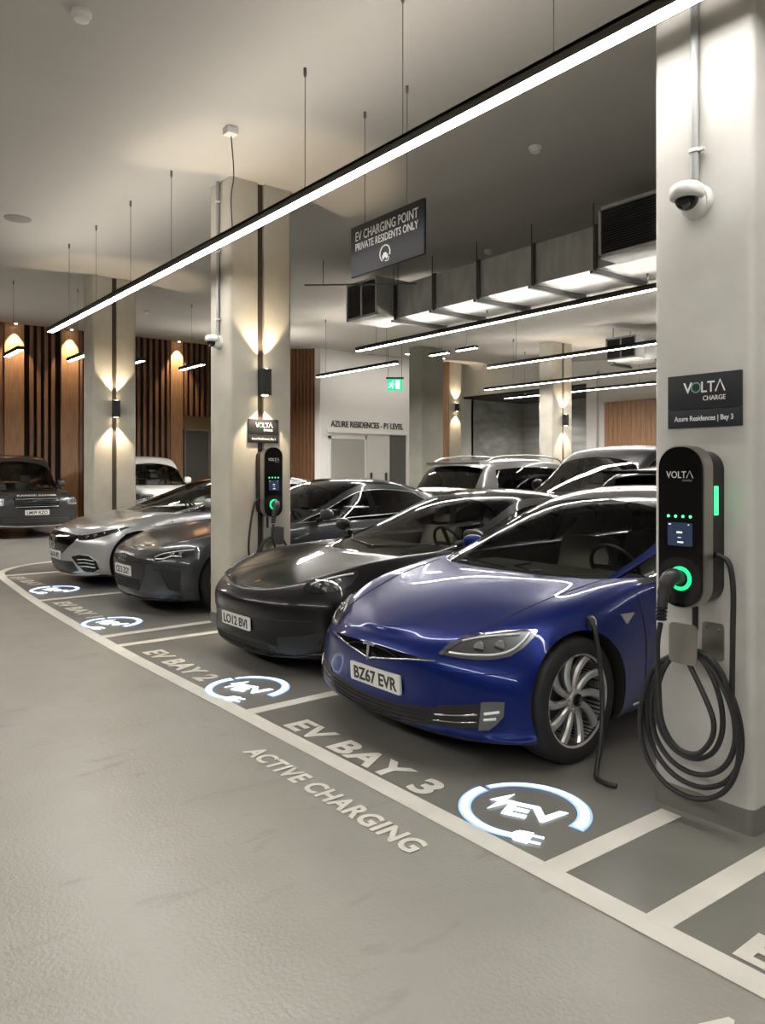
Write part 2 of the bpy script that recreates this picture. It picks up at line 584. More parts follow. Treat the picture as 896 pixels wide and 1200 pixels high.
    # -------- wheels
    def wheels(s, axles, r, yo, wt=0.235, style='twist', n=10, rim_m=None, rim_r=None, steer=0.0):
        rim_m = rim_m or alloy; rim_r = rim_r or r * 0.74
        proto = None
        for ax in axles:
            for sd in (1, -1):
                if proto is None:
                    bm = nb()   # rim, outer face at y=0, facing +y
                    lathe(bm, [(rim_r * 0.985, -0.20), (rim_r * .99, -.012), (rim_r, -.004), (rim_r * .985, 0.0), (rim_r * .945, -.004), (rim_r * .93, -.02), (rim_r * .93, -.2)], 64, 'y')
                    lathe(bm, [(rim_r * .22, -.06), (rim_r * .22, -.022), (rim_r * .19, -.014), (.03, -.012)], 32, 'y')
                    for i in range(n):
                        a = 2 * PI * i / n
                        if style == 'twist':
                            tw = .30; w0, w1 = .12, .22
                            segs = []
                            for k in range(6):
                                t = k / 5; rr = rim_r * (.17 + .78 * t)
                                an = a + tw * t * t; wd = (w0 + (w1 - w0) * t) * rim_r
                                segs.append((rr, an, wd, -.028 + .018 * t - .03 * (t * (1 - t))))
                        elif style == 'double':
                            an0 = 2 * PI * (i // 2) / (n / 2) + (0.16 if i % 2 else -0.16)
                            segs = []
                            for k in range(5):
                                t = k / 4; rr = rim_r * (.15 + .80 * t)
                                segs.append((rr, an0 * 1.0 + (.1 if i % 2 else -.1) * t, .075 * rim_r * (1.2 - .3 * t), -.03 + .022 * t))
                        else:
                            segs = []
                            for k in range(5):
                                t = k / 4; rr = rim_r * (.15 + .80 * t)
                                segs.append((rr, a, (.13 + .06 * abs(t - .5)) * rim_r, -.03 + .022 * t))
                        prev = None
                        for rr, an, wd, yy in segs:
                            c = Vector((math.cos(an) * rr, 0, math.sin(an) * rr)); tg = Vector((-math.sin(an), 0, math.cos(an)))
                            q = [bm.verts.new(c - tg * wd / 2 + Vector((0, yy - .012, 0))), bm.verts.new(c - tg * wd * .28 + Vector((0, yy, 0))),
                                 bm.verts.new(c + tg * wd * .28 + Vector((0, yy, 0))), bm.verts.new(c + tg * wd / 2 + Vector((0, yy - .012, 0))),
                                 bm.verts.new(c + tg * wd * .3 + Vector((0, yy - .04, 0))), bm.verts.new(c - tg * wd * .3 + Vector((0, yy - .04, 0)))]
                            if prev:
                                for k in range(6): bm.faces.new((prev[k], q[k], q[(k + 1) % 6], prev[(k + 1) % 6]))
                            prev = q
                    for i in range(5):
                        a = 2 * PI * i / 5 + .3
                        cyl(bm, (math.cos(a) * .056, -.03, math.sin(a) * .056), (math.cos(a) * .056, -.006, math.sin(a) * .056), .010, 8)
                    bmesh.ops.recalc_face_normals(bm, faces=bm.faces)
                    w = obj('wheel', bm, rim_m, s.root, smooth=35)
                    bm = nb(); q = wt / 2 + 0.0
                    pr = []
                    for k in range(13):
                        t = k / 12; a = PI * t
                        hh = -q + q * math.copysign(abs(math.cos(a)) ** .45, math.cos(a))
                        rr = rim_r + .0 + (r - rim_r) * math.sin(a) ** .5 if 0 < k < 12 else rim_r * .985
                        pr.append((rr, hh + .008 * math.sin(a)))
                    lathe(bm, pr + [(rim_r * .93, -wt + .01), (rim_r * .93, -.01)], 72, 'y', closed=True)
                    bmesh.ops.recalc_face_normals(bm, faces=bm.faces)
                    obj('tyre', bm, rubber, w, smooth=40)
                    bm = nb(); lathe(bm, [(rim_r * .72, -.11), (rim_r * .72, -.085), (.05, -.085), (.05, -.11)], 40, 'y')
                    obj('brake_disc', bm, mat('brake_steel', (.18, .18, .18), .35, .9), w, smooth=40)
                    bm = nb(); lathe(bm, [(.034, -.012), (.034, -.004), (.028, 0.0)], 24, 'y')
                    obj('hub_cap', bm, gloss_black if rim_m is alloy else alloy, w, smooth=40)
                    proto = w; c = w
                else:
                    c = copy_tree(proto); c.parent = s.root
                c.location = (ax, sd * yo, r)
                c.rotation_euler = (0, random.uniform(0, 1), 0 if sd > 0 else PI)

    def seats(s, xs, zf, m, y=0.37, tall=0.0):
        for x in xs:
            for sd in (1, -1):
                bm = nb(); T = Matrix.Translation
                box(bm, -.28, .25, -.25, .25, 0, .15, .05)
                box(bm, -.06, .07, -.25, .25, 0, .62 + tall, .05, M=T((.30, 0, .08)) @ Matrix.Rotation(R(18), 4, 'Y'))
                box(bm, -.05, .05, -.13, .13, 0, .17, .035, M=T((.50, 0, .70 + tall)) @ Matrix.Rotation(R(10), 4, 'Y'))
                obj('seat', bm, m, s.root, smooth=50, loc=(x, sd * y, zf))

    def steer(s, x, z, side=-1):
        bm = nb(); M = Matrix.Translation((x, .37 * side, z)) @ Matrix.Rotation(R(62), 4, 'Y')
        pts = [M @ Vector((.18 * math.cos(2 * PI * i / 28), .18 * math.sin(2 * PI * i / 28), 0)) for i in range(28)]
        tube(bm, pts, .015, 6, closed=True)
        for a in (0, PI / 2, -PI / 2): cyl(bm, M @ Vector((0, 0, 0)), M @ Vector((.17 * math.cos(a + PI), .17 * math.sin(a + PI), 0)), .018, 6)
        obj('steering_wheel', bm, black, s.root, smooth=50)

    def mirror(s, x, y, z, m, w=.20, h=.13, d=.11, arm_m=None):
        for sd in (1, -1):
            bm = nb()
            bmesh.ops.create_icosphere(bm, subdivisions=3, radius=1)
            for v in bm.verts:
                c = v.co; e = lambda t, p: math.copysign(abs(t) ** p, t)
                v.co = Vector((e(c.x, .8) * d * .5 * (1 + .25 * c.y), e(c.y, .7) * w * .5, e(c.z, .75) * h * .5 * (1 - .12 * c.y)))
                if v.co.x > d * .3: v.co.x = d * .3
                v.co.y *= sd
            bmesh.ops.recalc_face_normals(bm, faces=bm.faces)
            o = obj('wing_mirror', bm, m, s.root, smooth=50, loc=(x, sd * (y + w * .5 + .03), z), rot=(0, 0, sd * R(-8)))
            bm = nb(); cyl(bm, (0.01, -sd * w * .2, -h * .3), (-.01, -sd * (w * .5 + .06), -h * .6), .022, 10, .03)
            obj('mirror_arm', bm, arm_m or black, o, smooth=50)
            bm = nb(); box(bm, d * .3, d * .3 + .003, -w * .40, w * .40, -h * .36, h * .36, .002); obj('mirror_glass', bm, chrome, o)

    def plate(s, textv, z, x=None, rear=False, w=.52, h=.111, y0=0, tilt=0):
        xx, nn = s.cast(y0, z, 'rear' if rear else 0)
        if xx is None: return
        px = xx.x + (.012 if rear else -.012) if x is None else x
        ux = (0, 1, 0) if rear else (0, -1, 0)
        a = R(tilt)
        M = frameM((px, y0, z), ux, (math.sin(a), 0, math.cos(a)))
        bm = nb(); prism(bm, rrect(w, h, .012, 4), -.014, 0, M)
        p = obj('number_plate', bm, plate_white if not rear else mat('plate_yellow', (.75, .55, .05), .35), s.root)
        text_obj('plate_lettering', textv, .098, plate_ink, M @ Matrix.Translation((0, -.036, .001)), p, bold=.0022, extrude=.001, width=w * .86)
        return p

def lamp(c, poly, al, drls, projs, name='headlight', glass_off=.012, inner=None, drl_m=None, r=.0075, both=True):
    """a lamp: dark bowl on the body, light guides, projector eyes, clear cover"""
    bowls = c.patch(name, poly, al, inner or lamp_in_d, off=.0015, both=both)
    par = bowls
    for i, sd in enumerate((1, -1) if both else (1,)):
        b = par[i]
        for q in drls:
            Q = smooth_pts([(p[0], p[1], 0) for p in q], 5); out = []
            for p in Q:
                h, n_ = c.cast(p.x, p.y, al)
                if h is not None: out.append((h + n_ * .006) * Vector((1, sd, 1)))
            if len(out) > 1:
                bm = nb(); tube(bm, out, r, 6); obj('light_guide', bm, drl_m or drl, b, smooth=60)
        for q in projs:
            h, n_ = c.cast(q[0], q[1], al)
            if h is None: continue
            bm = nb(); a = R(al)
            M = frameM((h + n_ * .002) * Vector((1, sd, 1)), (-math.sin(a), -math.cos(a) * sd, 0) if sd > 0 else (-math.sin(a), math.cos(a), 0), (0, 0, 1))
            q3 = q[2] if len(q) > 2 else .028
            lathe(bm, [(q3, -.02), (q3, .004), (q3 * .85, .006), (q3 * .8, .0), (q3 * .45, .006), (.001, .008)], 24, 'z', M)
            bmesh.ops.recalc_face_normals(bm, faces=bm.faces)
            obj('projector', bm, lamp_in, b, smooth=50)
    if glass_off:
        g = c.patch('lamp_cover', poly, al, lens_m, off=glass_off, thick=.002, both=both)
        for i, o in enumerate(g): o.parent = par[i]
lamp_in_d = mat('lamp_bowl', (0.36, 0.365, 0.37), .28, .7)
def build_tesla():
    c = Car('electric_saloon', 'glossy deep blue saloon car plugged in, parked in EV bay 3 nearest the camera', 'car', (2.52, 3.41, 0), 0)
    c.ys = .945
    P = paint('blue_paint', (0.002, 0.013, 0.13), .45, .30, .75)
    L = 4.86
    lv = [
        dict(f=.34, S=.5, y=[(0, 0), (5, 0)], z=.15, r=.4, Sr=.3),
        dict(f=.26, S=.60, y=.84, z=.15, r=.3),
        dict(f=.13, S=.50, y=[(0, 1.03), (.75, .99), (1.2, .91), (5, .90)], z=[(0, .155), (1, .16), (5, .2)], r=.15, p=.74),
        dict(f=.08, S=.54, y=[(0, 1.05), (.75, 1.02), (1.3, .95), (5, .94)], z=.215, r=.06, p=.74),
        dict(f=.10, S=.56, y=[(0, 1.05), (.75, 1.025), (1.3, .96), (3.9, .975), (5, .95)], z=[(0, .31), (2, .36), (5, .45)], r=.05, p=.74),
        dict(f=.08, S=.60, y=[(0, 1.03), (.75, 1.01), (1.8, .962), (3.0, .96), (3.8, .985), (5, .94)], z=[(0, .42), (.8, .54), (5, .64)], r=.03, p=.74),
        dict(f=.055, S=.68, y=[(0, .92), (.78, .975), (1.6, .945), (3.0, .945), (3.8, .98), (5, .90)], z=[(0, .51), (.4, .585), (.8, .70), (2, .78), (4, .84), (5, .84)], r=.05, p=.86),
        dict(f=.075, S=.80, y=[(0, .80), (.78, .925), (1.6, .925), (3.0, .92), (3.8, .93), (5, .80)], z=[(0, .565), (.25, .615), (.5, .70), (.78, .80), (1.3, .885), (2, .92), (4, .98), (4.6, 1.0), (5, .98)], r=.06, p=.86),
        dict(f=.10, S=.86, y=[(0, .70), (.78, .83), (1.4, .865), (2, .875), (3, .87), (3.9, .86), (5, .72)], z=[(0, .60), (.25, .655), (.5, .745), (.78, .835), (1.3, .925), (2, .955), (3.5, .985), (4, 1.0), (4.6, 1.04), (5, 1.03)], r=.09, p=.86),
        dict(f=.13, S=.80, y=[(0, .58), (.78, .63), (1.3, .70), (1.7, .79), (4.1, .79), (4.5, .6), (5, .5)], z=[(0, .615), (.25, .67), (.5, .745), (.78, .825), (1.1, .885), (1.35, .93), (1.75, .80), (4.1, .80), (4.5, 1.07), (5, 1.06)], r=.09),
        dict(f=.14, S=.60, y=[(0, .30), (.78, .32), (1.2, .4), (1.7, .72), (4.1, .72), (4.5, .3), (5, .3)], z=[(0, .625), (.25, .70), (.5, .775), (.78, .85), (1.1, .915), (1.3, .94), (1.75, .40), (4.1, .42), (4.5, 1.09), (5, 1.08)], r=.08),
        dict(f=.14, S=.55, y=0.0, z=[(0, .625), (.25, .705), (.5, .785), (.78, .86), (1.1, .925), (1.3, .95), (1.75, .38), (4.1, .40), (4.5, 1.1), (5, 1.085)], r=.08),
    ]
    ax = (.78, 3.74); wr = .338
    c.body(L, lv, P, ax, (1.40, 4.3, .865, .915), wr, wy=.64, arch=.372)
    sec = dict(
        yb=[(1, .89), (1.6, .895), (2.2, .90), (3.6, .90), (4.2, .87), (4.8, .80)],
        zb=[(1, .90), (1.5, .915), (2.2, .935), (3.6, .97), (4.4, 1.0), (4.8, 1.0)],
        yc=[(1.0, .70), (1.3, .725), (1.6, .735), (1.85, .725), (2.15, .695), (2.5, .665), (2.9, .64), (3.4, .63), (4.0, .62), (4.4, .63), (4.8, .66)],
        zc=[(1.0, .76), (1.2, .87), (1.4, .94), (1.8, 1.075), (2.1, 1.19), (2.4, 1.29), (2.7, 1.35), (3.0, 1.365), (3.4, 1.33), (3.9, 1.22), (4.3, 1.10), (4.7, .98)],
        zt=[(1.0, .85), (1.2, .925), (1.4, 1.01), (1.8, 1.20), (2.05, 1.31), (2.25, 1.375), (2.5, 1.425), (2.85, 1.448), (3.2, 1.43), (3.7, 1.345), (4.2, 1.20), (4.5, 1.10), (4.75, 1.03)])
    c.green(sec, 1.0, 4.7)
    wt = lambda v: 2.13 + .10 * (v - .5)
    c.gp('windscreen', 1.0, wt, .44, 1, glass_w, center=True, nx=40)
    c.gp('roof', wt, 3.45, .44, 1, gloss_black, center=True, thick=.02, nx=24)
    c.gp('rear_window', 3.45, 4.52, .44, 1, glass_p, center=True)
    c.gp('tailgate', 4.52, 4.75, .30, 1, P, center=True, thick=.01, nx=6)
    c.gp('roof_pillar', 1.15, 4.6, .30, .44, P, thick=.02, nx=60, nv=6)
    c.gp('front_side_window', 1.5, 2.62, .02, .30, glass_d)
    c.gp('door_pillar', 2.62, 2.70, .02, .30, gloss_black, thick=.02, nx=3)
    c.gp('rear_side_window', 2.70, lambda v: 3.85 - .5 * v, .02, .30, glass_p)
    c.gp('rear_pillar', lambda v: 3.85 - .5 * v, 4.65, 0, .30, P, thick=.01)
    c.gline('window_trim', [(1.62, .05), (1.8, .27), (2.3, .30), (3.3, .30), (3.62, .2), (3.83, .05)], chrome, .006)
    c.gline('belt_trim', [(1.5, .02), (2.3, .02), (3.83, .02)], chrome, .007)
    c.wheels(ax, wr, .893, style='twist', n=10)
    c.seats((2.1,), .36, mat('grey_leather', (.20, .19, .165), .6)); c.seats((3.0,), .34, seat_m)
    c.steer(1.85, .90)
    bm = nb(); box(bm, 1.45, 1.85, -.74, .74, .5, .89, .08); obj('dashboard', bm, interior, c.root, smooth=50)
    c.mirror(1.88, .86, .97, P)
    # front end
    HL = [(.493, .592), (.53, .635), (.60, .672), (.70, .694), (.80, .708), (.90, .718), (.965, .720), (.95, .690), (.915, .645), (.86, .606), (.78, .588), (.70, .582), (.60, .584)]
    lamp(c, HL, 25, [[(.55, .603), (.62, .60), (.72, .603), (.80, .612), (.86, .632), (.905, .672), (.925, .705)], [(.60, .655), (.70, .678), (.80, .692), (.88, .70)]], [(.70, .64), (.80, .652)])
    c.patch('nose_trim', [(-.43, .563), (-.30, .570), (-.15, .578), (0, .580), (.15, .578), (.30, .570), (.43, .563), (.30, .548), (.16, .530), (.05, .516), (0, .505), (-.05, .516), (-.16, .530), (-.30, .548)], 0, gloss_black, off=.002, both=False)
    c.line('nose_strip', [(-.46, .560), (-.30, .546), (-.16, .527), (-.05, .512), (0, .502), (.05, .512), (.16, .527), (.30, .546), (.46, .560)], 0, chrome, .004, both=False, off=.005)
    x = c.cast(0, .53, 0)[0].x
    bm = nb()
    T = [(-.052, .038), (-.03, .044), (0, .046), (.03, .044), (.052, .038), (.046, .026), (.02, .030), (.012, .030), (.006, -.045), (0, -.052), (-.006, -.045), (-.012, .030), (-.02, .030), (-.046, .026)]
    prism(bm, T, 0, .008, frameM((x - .005, 0, .545), (0, -1, 0), (.12, 0, 1)))
    obj('emblem', bm, chrome, c.root)
    c.plate('BZ67 EVR', .395, w=.45, h=.108, y0=-.03, tilt=-4)
    c.patch('lower_grille', [(-.49, .322), (-.2, .288), (0, .282), (.2, .288), (.49, .322), (.43, .225), (.2, .190), (0, .186), (-.2, .190), (-.43, .225)], 0, black, off=.002, both=False)
    for k in range(4):
        z = .205 + k * .022
        c.line('grille_slat', [(-.40 - k * .012, z + .018), (-.2, z), (0, z - .004), (.2, z), (.40 + k * .012, z + .018)], 0, matt_black, .004, both=False, off=.005)
    c.patch('side_intake', [(.485, .335), (.60, .358), (.70, .378), (.697, .255), (.56, .238), (.43, .232)], 0, black, off=.003)
    c.line('intake_strip', [(.475, .288), (.58, .302), (.69, .322)], 0, chrome, .0045, off=.007)
    c.line('intake_strip', [(.463, .258), (.58, .268), (.69, .285)], 0, chrome, .0035, off=.007)
    lamp(c, [(.704, .386), (.75, .393), (.797, .394), (.797, .323), (.775, .285), (.745, .252), (.70, .245)], 0, [[(.72, .33), (.78, .345)], [(.72, .30), (.77, .31)]], [], name='fog_lamp', glass_off=.008)
    c.line('bumper_crease', [(.42, .53), (.55, .522), (.67, .517), (.78, .528), (.83, .549)], 0, P, .004, off=-.001)
    c.line('bonnet_line', [(.16, .47), (.35, .572), (.706, .63), (1.0, .67), (1.25, .70)], 0, matt_black, .0028, top=True)
    c.line('bonnet_line', [(.10, -.47), (.085, -.2), (.08, 0), (.085, .2), (.10, .47)], 0, matt_black, .0028, top=True, both=False)
    c.line('door_line', [(1.33, .86), (1.36, .6), (1.36, .3), (1.42, .2)], 90, matt_black, .003)
    c.line('door_line', [(2.62, .93), (2.62, .5), (2.60, .2)], 90, matt_black, .003)
    c.line('sill_strip', [(1.25, .23), (2.2, .22), (3.3, .23)], 90, chrome, .006)
    for x in (2.45, 3.5): c.line('door_handle', [(x - .18, .80), (x, .803)], 90, chrome, .010, off=.006)
    for sd in (1, -1):
        h, n_ = c.cast(1.19, .725, 90)
        bm = nb(); prism(bm, [(-.06, .03), (.07, .026), (-.005, -.035)], -.004, .005, frameM((1.19, h.y * sd, .725), (-sd, 0, 0), (0, 0, 1)))
        obj('wing_badge', bm, satin, c.root)
    h, n_ = c.cast(.885, .742, 90)
    bm = nb(); M = frameM((.885, -h.y + .004, .742), (1, 0, 0), (0, .35, .93))
    prism(bm, rrect(.085, .075, .02), -.01, .004, M); o = obj('charge_port', bm, black, c.root)
    bm = nb(); lathe(bm, [(.03, .004), (.03, .009), (.022, .009), (.022, .004)], 24, 'z', M, closed=True); obj('port_ring', bm, satin, o)
    bm = nb()
    for sd in (1, -1):
        tube(bm, [(1.30, sd * .1, .905), (1.28, .2 + sd * .2, .925), (1.38, .3 + sd * .35, .94)], .007, 6)
    obj('wiper', bm, black, c.root)
    for sd in (-.3, .35):
        bm = nb(); box(bm, 1.14, 1.17, sd - .03, sd + .03, .925, .938, .004); obj('washer_nozzle', bm, black, c.root)
    bm = nb(); box(bm, 2.0, 2.03, -.10, .10, 1.22, 1.27, .012); obj('rear_view_mirror', bm, black, c.root, smooth=40)
    return c
# ------------------------------------------------------------ the other cars
def gen_levels(d):
    """body control net from a few measured tables (see keys)"""
    W, L = d['W'], d['L']; xa, xb = d['ax']; zl = d.get('zl', .15)
    hc = d['hood']        # centre line heights over the bonnet
    fe = d['fender']      # wing crest heights, to the tail
    xc = hc[-1][0]; tub0, tub1 = d['tub']; tail = d['tail']   # tail: (x, z) behind the tub
    zt = fe[-1][1]
    nf = d['nose']        # list of (f, S, z_front) : lip2, low, mid, upper, crease ; from bottom to top
    bf = d.get('flare', .015)
    p = d.get('p', .8); rr = d.get('rear', [.3, .15, .06, .05, .03, .05, .06, .09])
    Sr = d.get('Sr', .4)
    def ysd(k, y0=None): return [(0, (y0 or k) * W), (xa, (k + bf) * W), ((xa + xb) / 2 - .5, k * W), ((xa + xb) / 2 + .4, k * W), (xb, (k + bf) * W), (L, (k - .03) * W)]
    belt = fe
    ce = d.get('crest_y', .84)
    lv = [
        dict(f=nf[0][0] + .2, S=.5, y=[(0, 0), (9, 0)], z=zl, r=.4, Sr=.3),
        dict(f=nf[0][0] + .12, S=nf[0][1], y=.87 * W, z=zl, r=rr[0], Sr=Sr),
        dict(f=nf[0][0], S=nf[0][1], y=.93 * W, z=[(0, nf[0][2]), (1, zl + .01), (L, zl + .05)], r=rr[1], p=p, Sr=Sr),
        dict(f=nf[1][0], S=nf[1][1], y=.97 * W, z=[(0, nf[1][2]), (1.2, nf[1][2] + .02), (L, zl + .12)], r=rr[2], p=p, Sr=Sr),
        dict(f=nf[2][0], S=nf[2][1], y=ysd(.975), z=[(0, nf[2][2]), (2, max(nf[2][2], .38)), (L, .45 * zt + .05)], r=rr[3], p=p, Sr=Sr),
        dict(f=nf[3][0], S=nf[3][1], y=ysd(.985), z=[(0, nf[3][2]), (xa, .62 * ip(fe, xa) + .04), (L, .63 * zt)], r=rr[4], p=p, Sr=Sr),
        dict(f=nf[4][0], S=nf[4][1], y=ysd(.965, .94), z=[(0, nf[4][2]), (xa * .5, nf[4][2] * .5 + .5 * (.84 * ip(fe, xa))), (xa, .87 * ip(fe, xa)), (2, .85 * ip(fe, 2)), (L, .83 * zt)], r=rr[5], p=p + .03, Sr=Sr),
        dict(f=nf[5][0], S=nf[5][1], y=[(0, .82 * W), (xa, (ce + .10) * W), (1.8, .94 * W), (3, .94 * W), (xb, .95 * W), (L, .84 * W)], z=[(x, z - .035) for x, z in fe], r=rr[6], p=p + .03, Sr=Sr),
        dict(f=nf[5][0] + .05, S=nf[5][1], y=[(0, .72 * W), (xa, ce * W), (xc, (ce + .04) * W), (tub0 + .4, .89 * W), (3, .885 * W), (xb, .88 * W), (L, .76 * W)], z=fe, r=rr[7], p=p + .03, Sr=Sr),
        dict(f=nf[5][0] + .07, S=nf[5][1] - .05, y=[(0, .58 * W), (xa, (ce - .20) * W), (xc, .71 * W), (tub0 + .05, .80 * W), (tub1, .80 * W), (tub1 + .35, .62 * W), (L, .55 * W)],
             z=[(x, ip(fe, x) + d.get('dip', .45) * (z - ip(fe, x)) - d.get('valley', .01)) for x, z in hc] + [(tub0 + .05, ip(fe, 2) - .15), (tub1, ip(fe, 3) - .15)] + [(x, z - .015) for x, z in tail], r=rr[7], Sr=Sr),
        dict(f=nf[5][0] + .075, S=nf[5][1] - .2, y=[(0, .30 * W), (xa, .33 * W), (xc, .42 * W), (tub0 + .05, .74 * W), (tub1, .74 * W), (tub1 + .35, .3 * W), (L, .3 * W)],
             z=[(x, z - .006) for x, z in hc] + [(tub0 + .05, .42), (tub1, .42)] + tail, r=rr[7], Sr=Sr),
        dict(f=nf[5][0] + .075, S=nf[5][1] - .25, y=0.0, z=hc + [(tub0 + .05, .40), (tub1, .40)] + [(x, z + .008) for x, z in tail], r=rr[7], Sr=Sr),
    ]
    return lv

def saloon(name, label, loc, rz, d, P, glassy=None):
    c = Car(name, label, 'car', loc, rz); c.ys = d.get('ys', 1.0)
    L = d['L']; W = d['W']; fe = d['fender']
    ns, nt = d.get('res', (4, 5))
    c.body(L, gen_levels(d), P, d['ax'], (d['tub'][0] - .1, d['tub'][1] + .1, .875 * W, ip(fe, 2.2) - .012), d['wr'], ns=ns, nt=nt, wy=W - .27, arch=d['wr'] + d.get('arch', .034))
    # greenhouse: roof profile zt, corner inset tables
    zt = d['zt']; x0, x1 = d['gx']; yr = d['yr']; ya = d['ya']
    xA, xR = d['apil']      # x where the corner meets the belt, x where the roof begins
    zb = [(x, z - .005 - (.01 if x < xA else 0)) for x, z in fe]
    drop = d.get('drop', .085)
    zc = []
    for x in np.linspace(x0, x1, 26):
        t = ip(zt, x); b = ip(zb, x)
        if x < xA: z = b - .10 * (xA - x) / max(.01, xA - x0)
        else:
            k = min(1.0, (x - xA) / (xR - xA)); z = min(t - drop * (.9 if k < 1 else 1), b + (t - drop - b) * (k ** .9) + 0.0) if k < 1 else t - drop
            z = max(z, b - .05)
        zc.append((float(x), float(z)))
    yc = [(x0, ya * W - .01), (xA, ya * W), (xA + .35 * (xR - xA), (ya * .7 + yr * .3) * W + .01), (xR, yr * W + .015), (xR + .4, yr * W)] + d.get('ycr', [(x1, yr * W)])
    sec = dict(yb=[(x0, .885 * W), (xA, .90 * W), (2.3, .915 * W), (d['ax'][1], .90 * W), (x1, d.get('ybr', .80) * W)], zb=zb, yc=yc, zc=zc, zt=zt)
    c.green(sec, x0, x1)
    xw, xr0, xr1, xB, xC, xC2 = d['xs']   # windscreen top, roof end, rear glass end, B pillar, side glass end, belt slope
    wt = lambda v: xw + .10 * (v - .5)
    gl = d.get('glass', glass_d); roofm = d.get('roofm') or P
    c.gp('windscreen', x0, wt, .44, 1, d.get('wglass', glass_w), center=True, nx=30)
    c.gp('roof', wt, xr0, .44, 1, roofm, center=True, thick=.02, nx=24)
    c.gp('rear_window', xr0, xr1, .44, 1, glass_p, center=True, nx=16)
    if x1 - xr1 > .02: c.gp('tailgate', xr1, x1, .30, 1, P, center=True, thick=.01, nx=6)
    c.gp('roof_pillar', xA - .25, x1 - .05, .30, .44, d.get('pillm') or P, thick=.02, nx=50, nv=6)
    c.gp('front_side_window', xA + .05, xB, .02, .30, gl)
    c.gp('door_pillar', xB, xB + .09, .02, .30, gloss_black, thick=.02, nx=3)
    c.gp('rear_side_window', xB + .09, lambda v: xC + xC2 * v, .02, .30, d.get('rglass', glass_p))
    c.gp('rear_pillar', lambda v: xC + xC2 * v, x1 - .03, 0, .30, d.get('cpm') or P, thick=.01)
    trim = d.get('trim', chrome)
    if trim:
        c.gline('window_trim', [(xA + .12, .05), (xA + .3, .27), (xB, .30), (xC + xC2 * .3 - .1, .30), (xC + xC2 * .2, .2), (xC - .02, .05)], trim, .005)
        c.gline('belt_trim', [(xA + .05, .02), (xB, .02), (xC, .02)], trim, .006)
    c.wheels(d['ax'], d['wr'], (W - .045) * c.ys if 'yo' not in d else d['yo'], style=d.get('rim', 'five'), n=d.get('rn', 5), rim_m=d.get('rimm', dark_alloy), wt=.25)
    xs = d.get('seats', (2.15, 3.0))
    zf = ip(fe, 2.2) - .60 + d.get('dseat', 0)
    c.seats(xs, zf, d.get('seatm', seat_m), y=.36, tall=d.get('tall', 0))
    c.steer(xA + .42, ip(fe, 2) - .03, side=d.get('wheelside', -1))
    bm = nb(); box(bm, d['tub'][0] - .03, d['tub'][0] + .38, -.74 * W, .74 * W, .5, ip(fe, 1.8) - .035, .06); obj('dashboard', bm, interior, c.root, smooth=50)
    mx, mz = d.get('mir', (xA + .45, ip(fe, 1.8) + .09))
    c.mirror(mx, W * .915 * c.ys, mz, d.get('mirm') or P, **d.get('mirk', {}))
    xd = d['ax'][0] + .46
    c.line('door_line', [(xd, ip(fe, xd) - .09), (xd + .02, .55), (xd + .02, .3), (xd + .08, zl_(d) + .05)], 90, matt_black, .003)
    c.line('door_line', [(xB + .03, ip(fe, xB) - .04), (xB + .03, .5), (xB, zl_(d) + .05)], 90, matt_black, .003)
    xe = d['ax'][1] - .36
    c.line('door_line', [(xe + .25, ip(fe, xe) - .04), (xe + .1, .8 if d['wr'] + .1 < .8 else .9)], 90, matt_black, .003)
    zh = ip(fe, xB) - d.get('dh', .17)
    for x in (xB - .1, xB + .95): c.line('door_handle', [(x - .18, zh), (x, zh + .003)], 90, d.get('handle') or P, .012, off=.008)
    bm = nb()
    zc0 = ip(zt, xA - .1)
    for sd in (.15, -.55):
        pts = [c.G(x, v) + Vector((0, 0, .012)) for x, v in ((x0 + .16, 1.0), (xA - .12, .75), (xA + .02, .60))]
        tube(bm, [Vector((p.x, (p.y - .05) * (1 if sd > 0 else -1) + (0 if sd > 0 else 0), p.z)) for p in pts], .007, 6)
    obj('wiper', bm, black, c.root)
    bm = nb(); box(bm, xw - .12, xw - .09, -.10, .10, ip(zt, xw - .1) - .12, ip(zt, xw - .1) - .065, .012); obj('rear_view_mirror', bm, black, c.root, smooth=40)
    return c
def zl_(d): return d.get('zl', .15) + .02

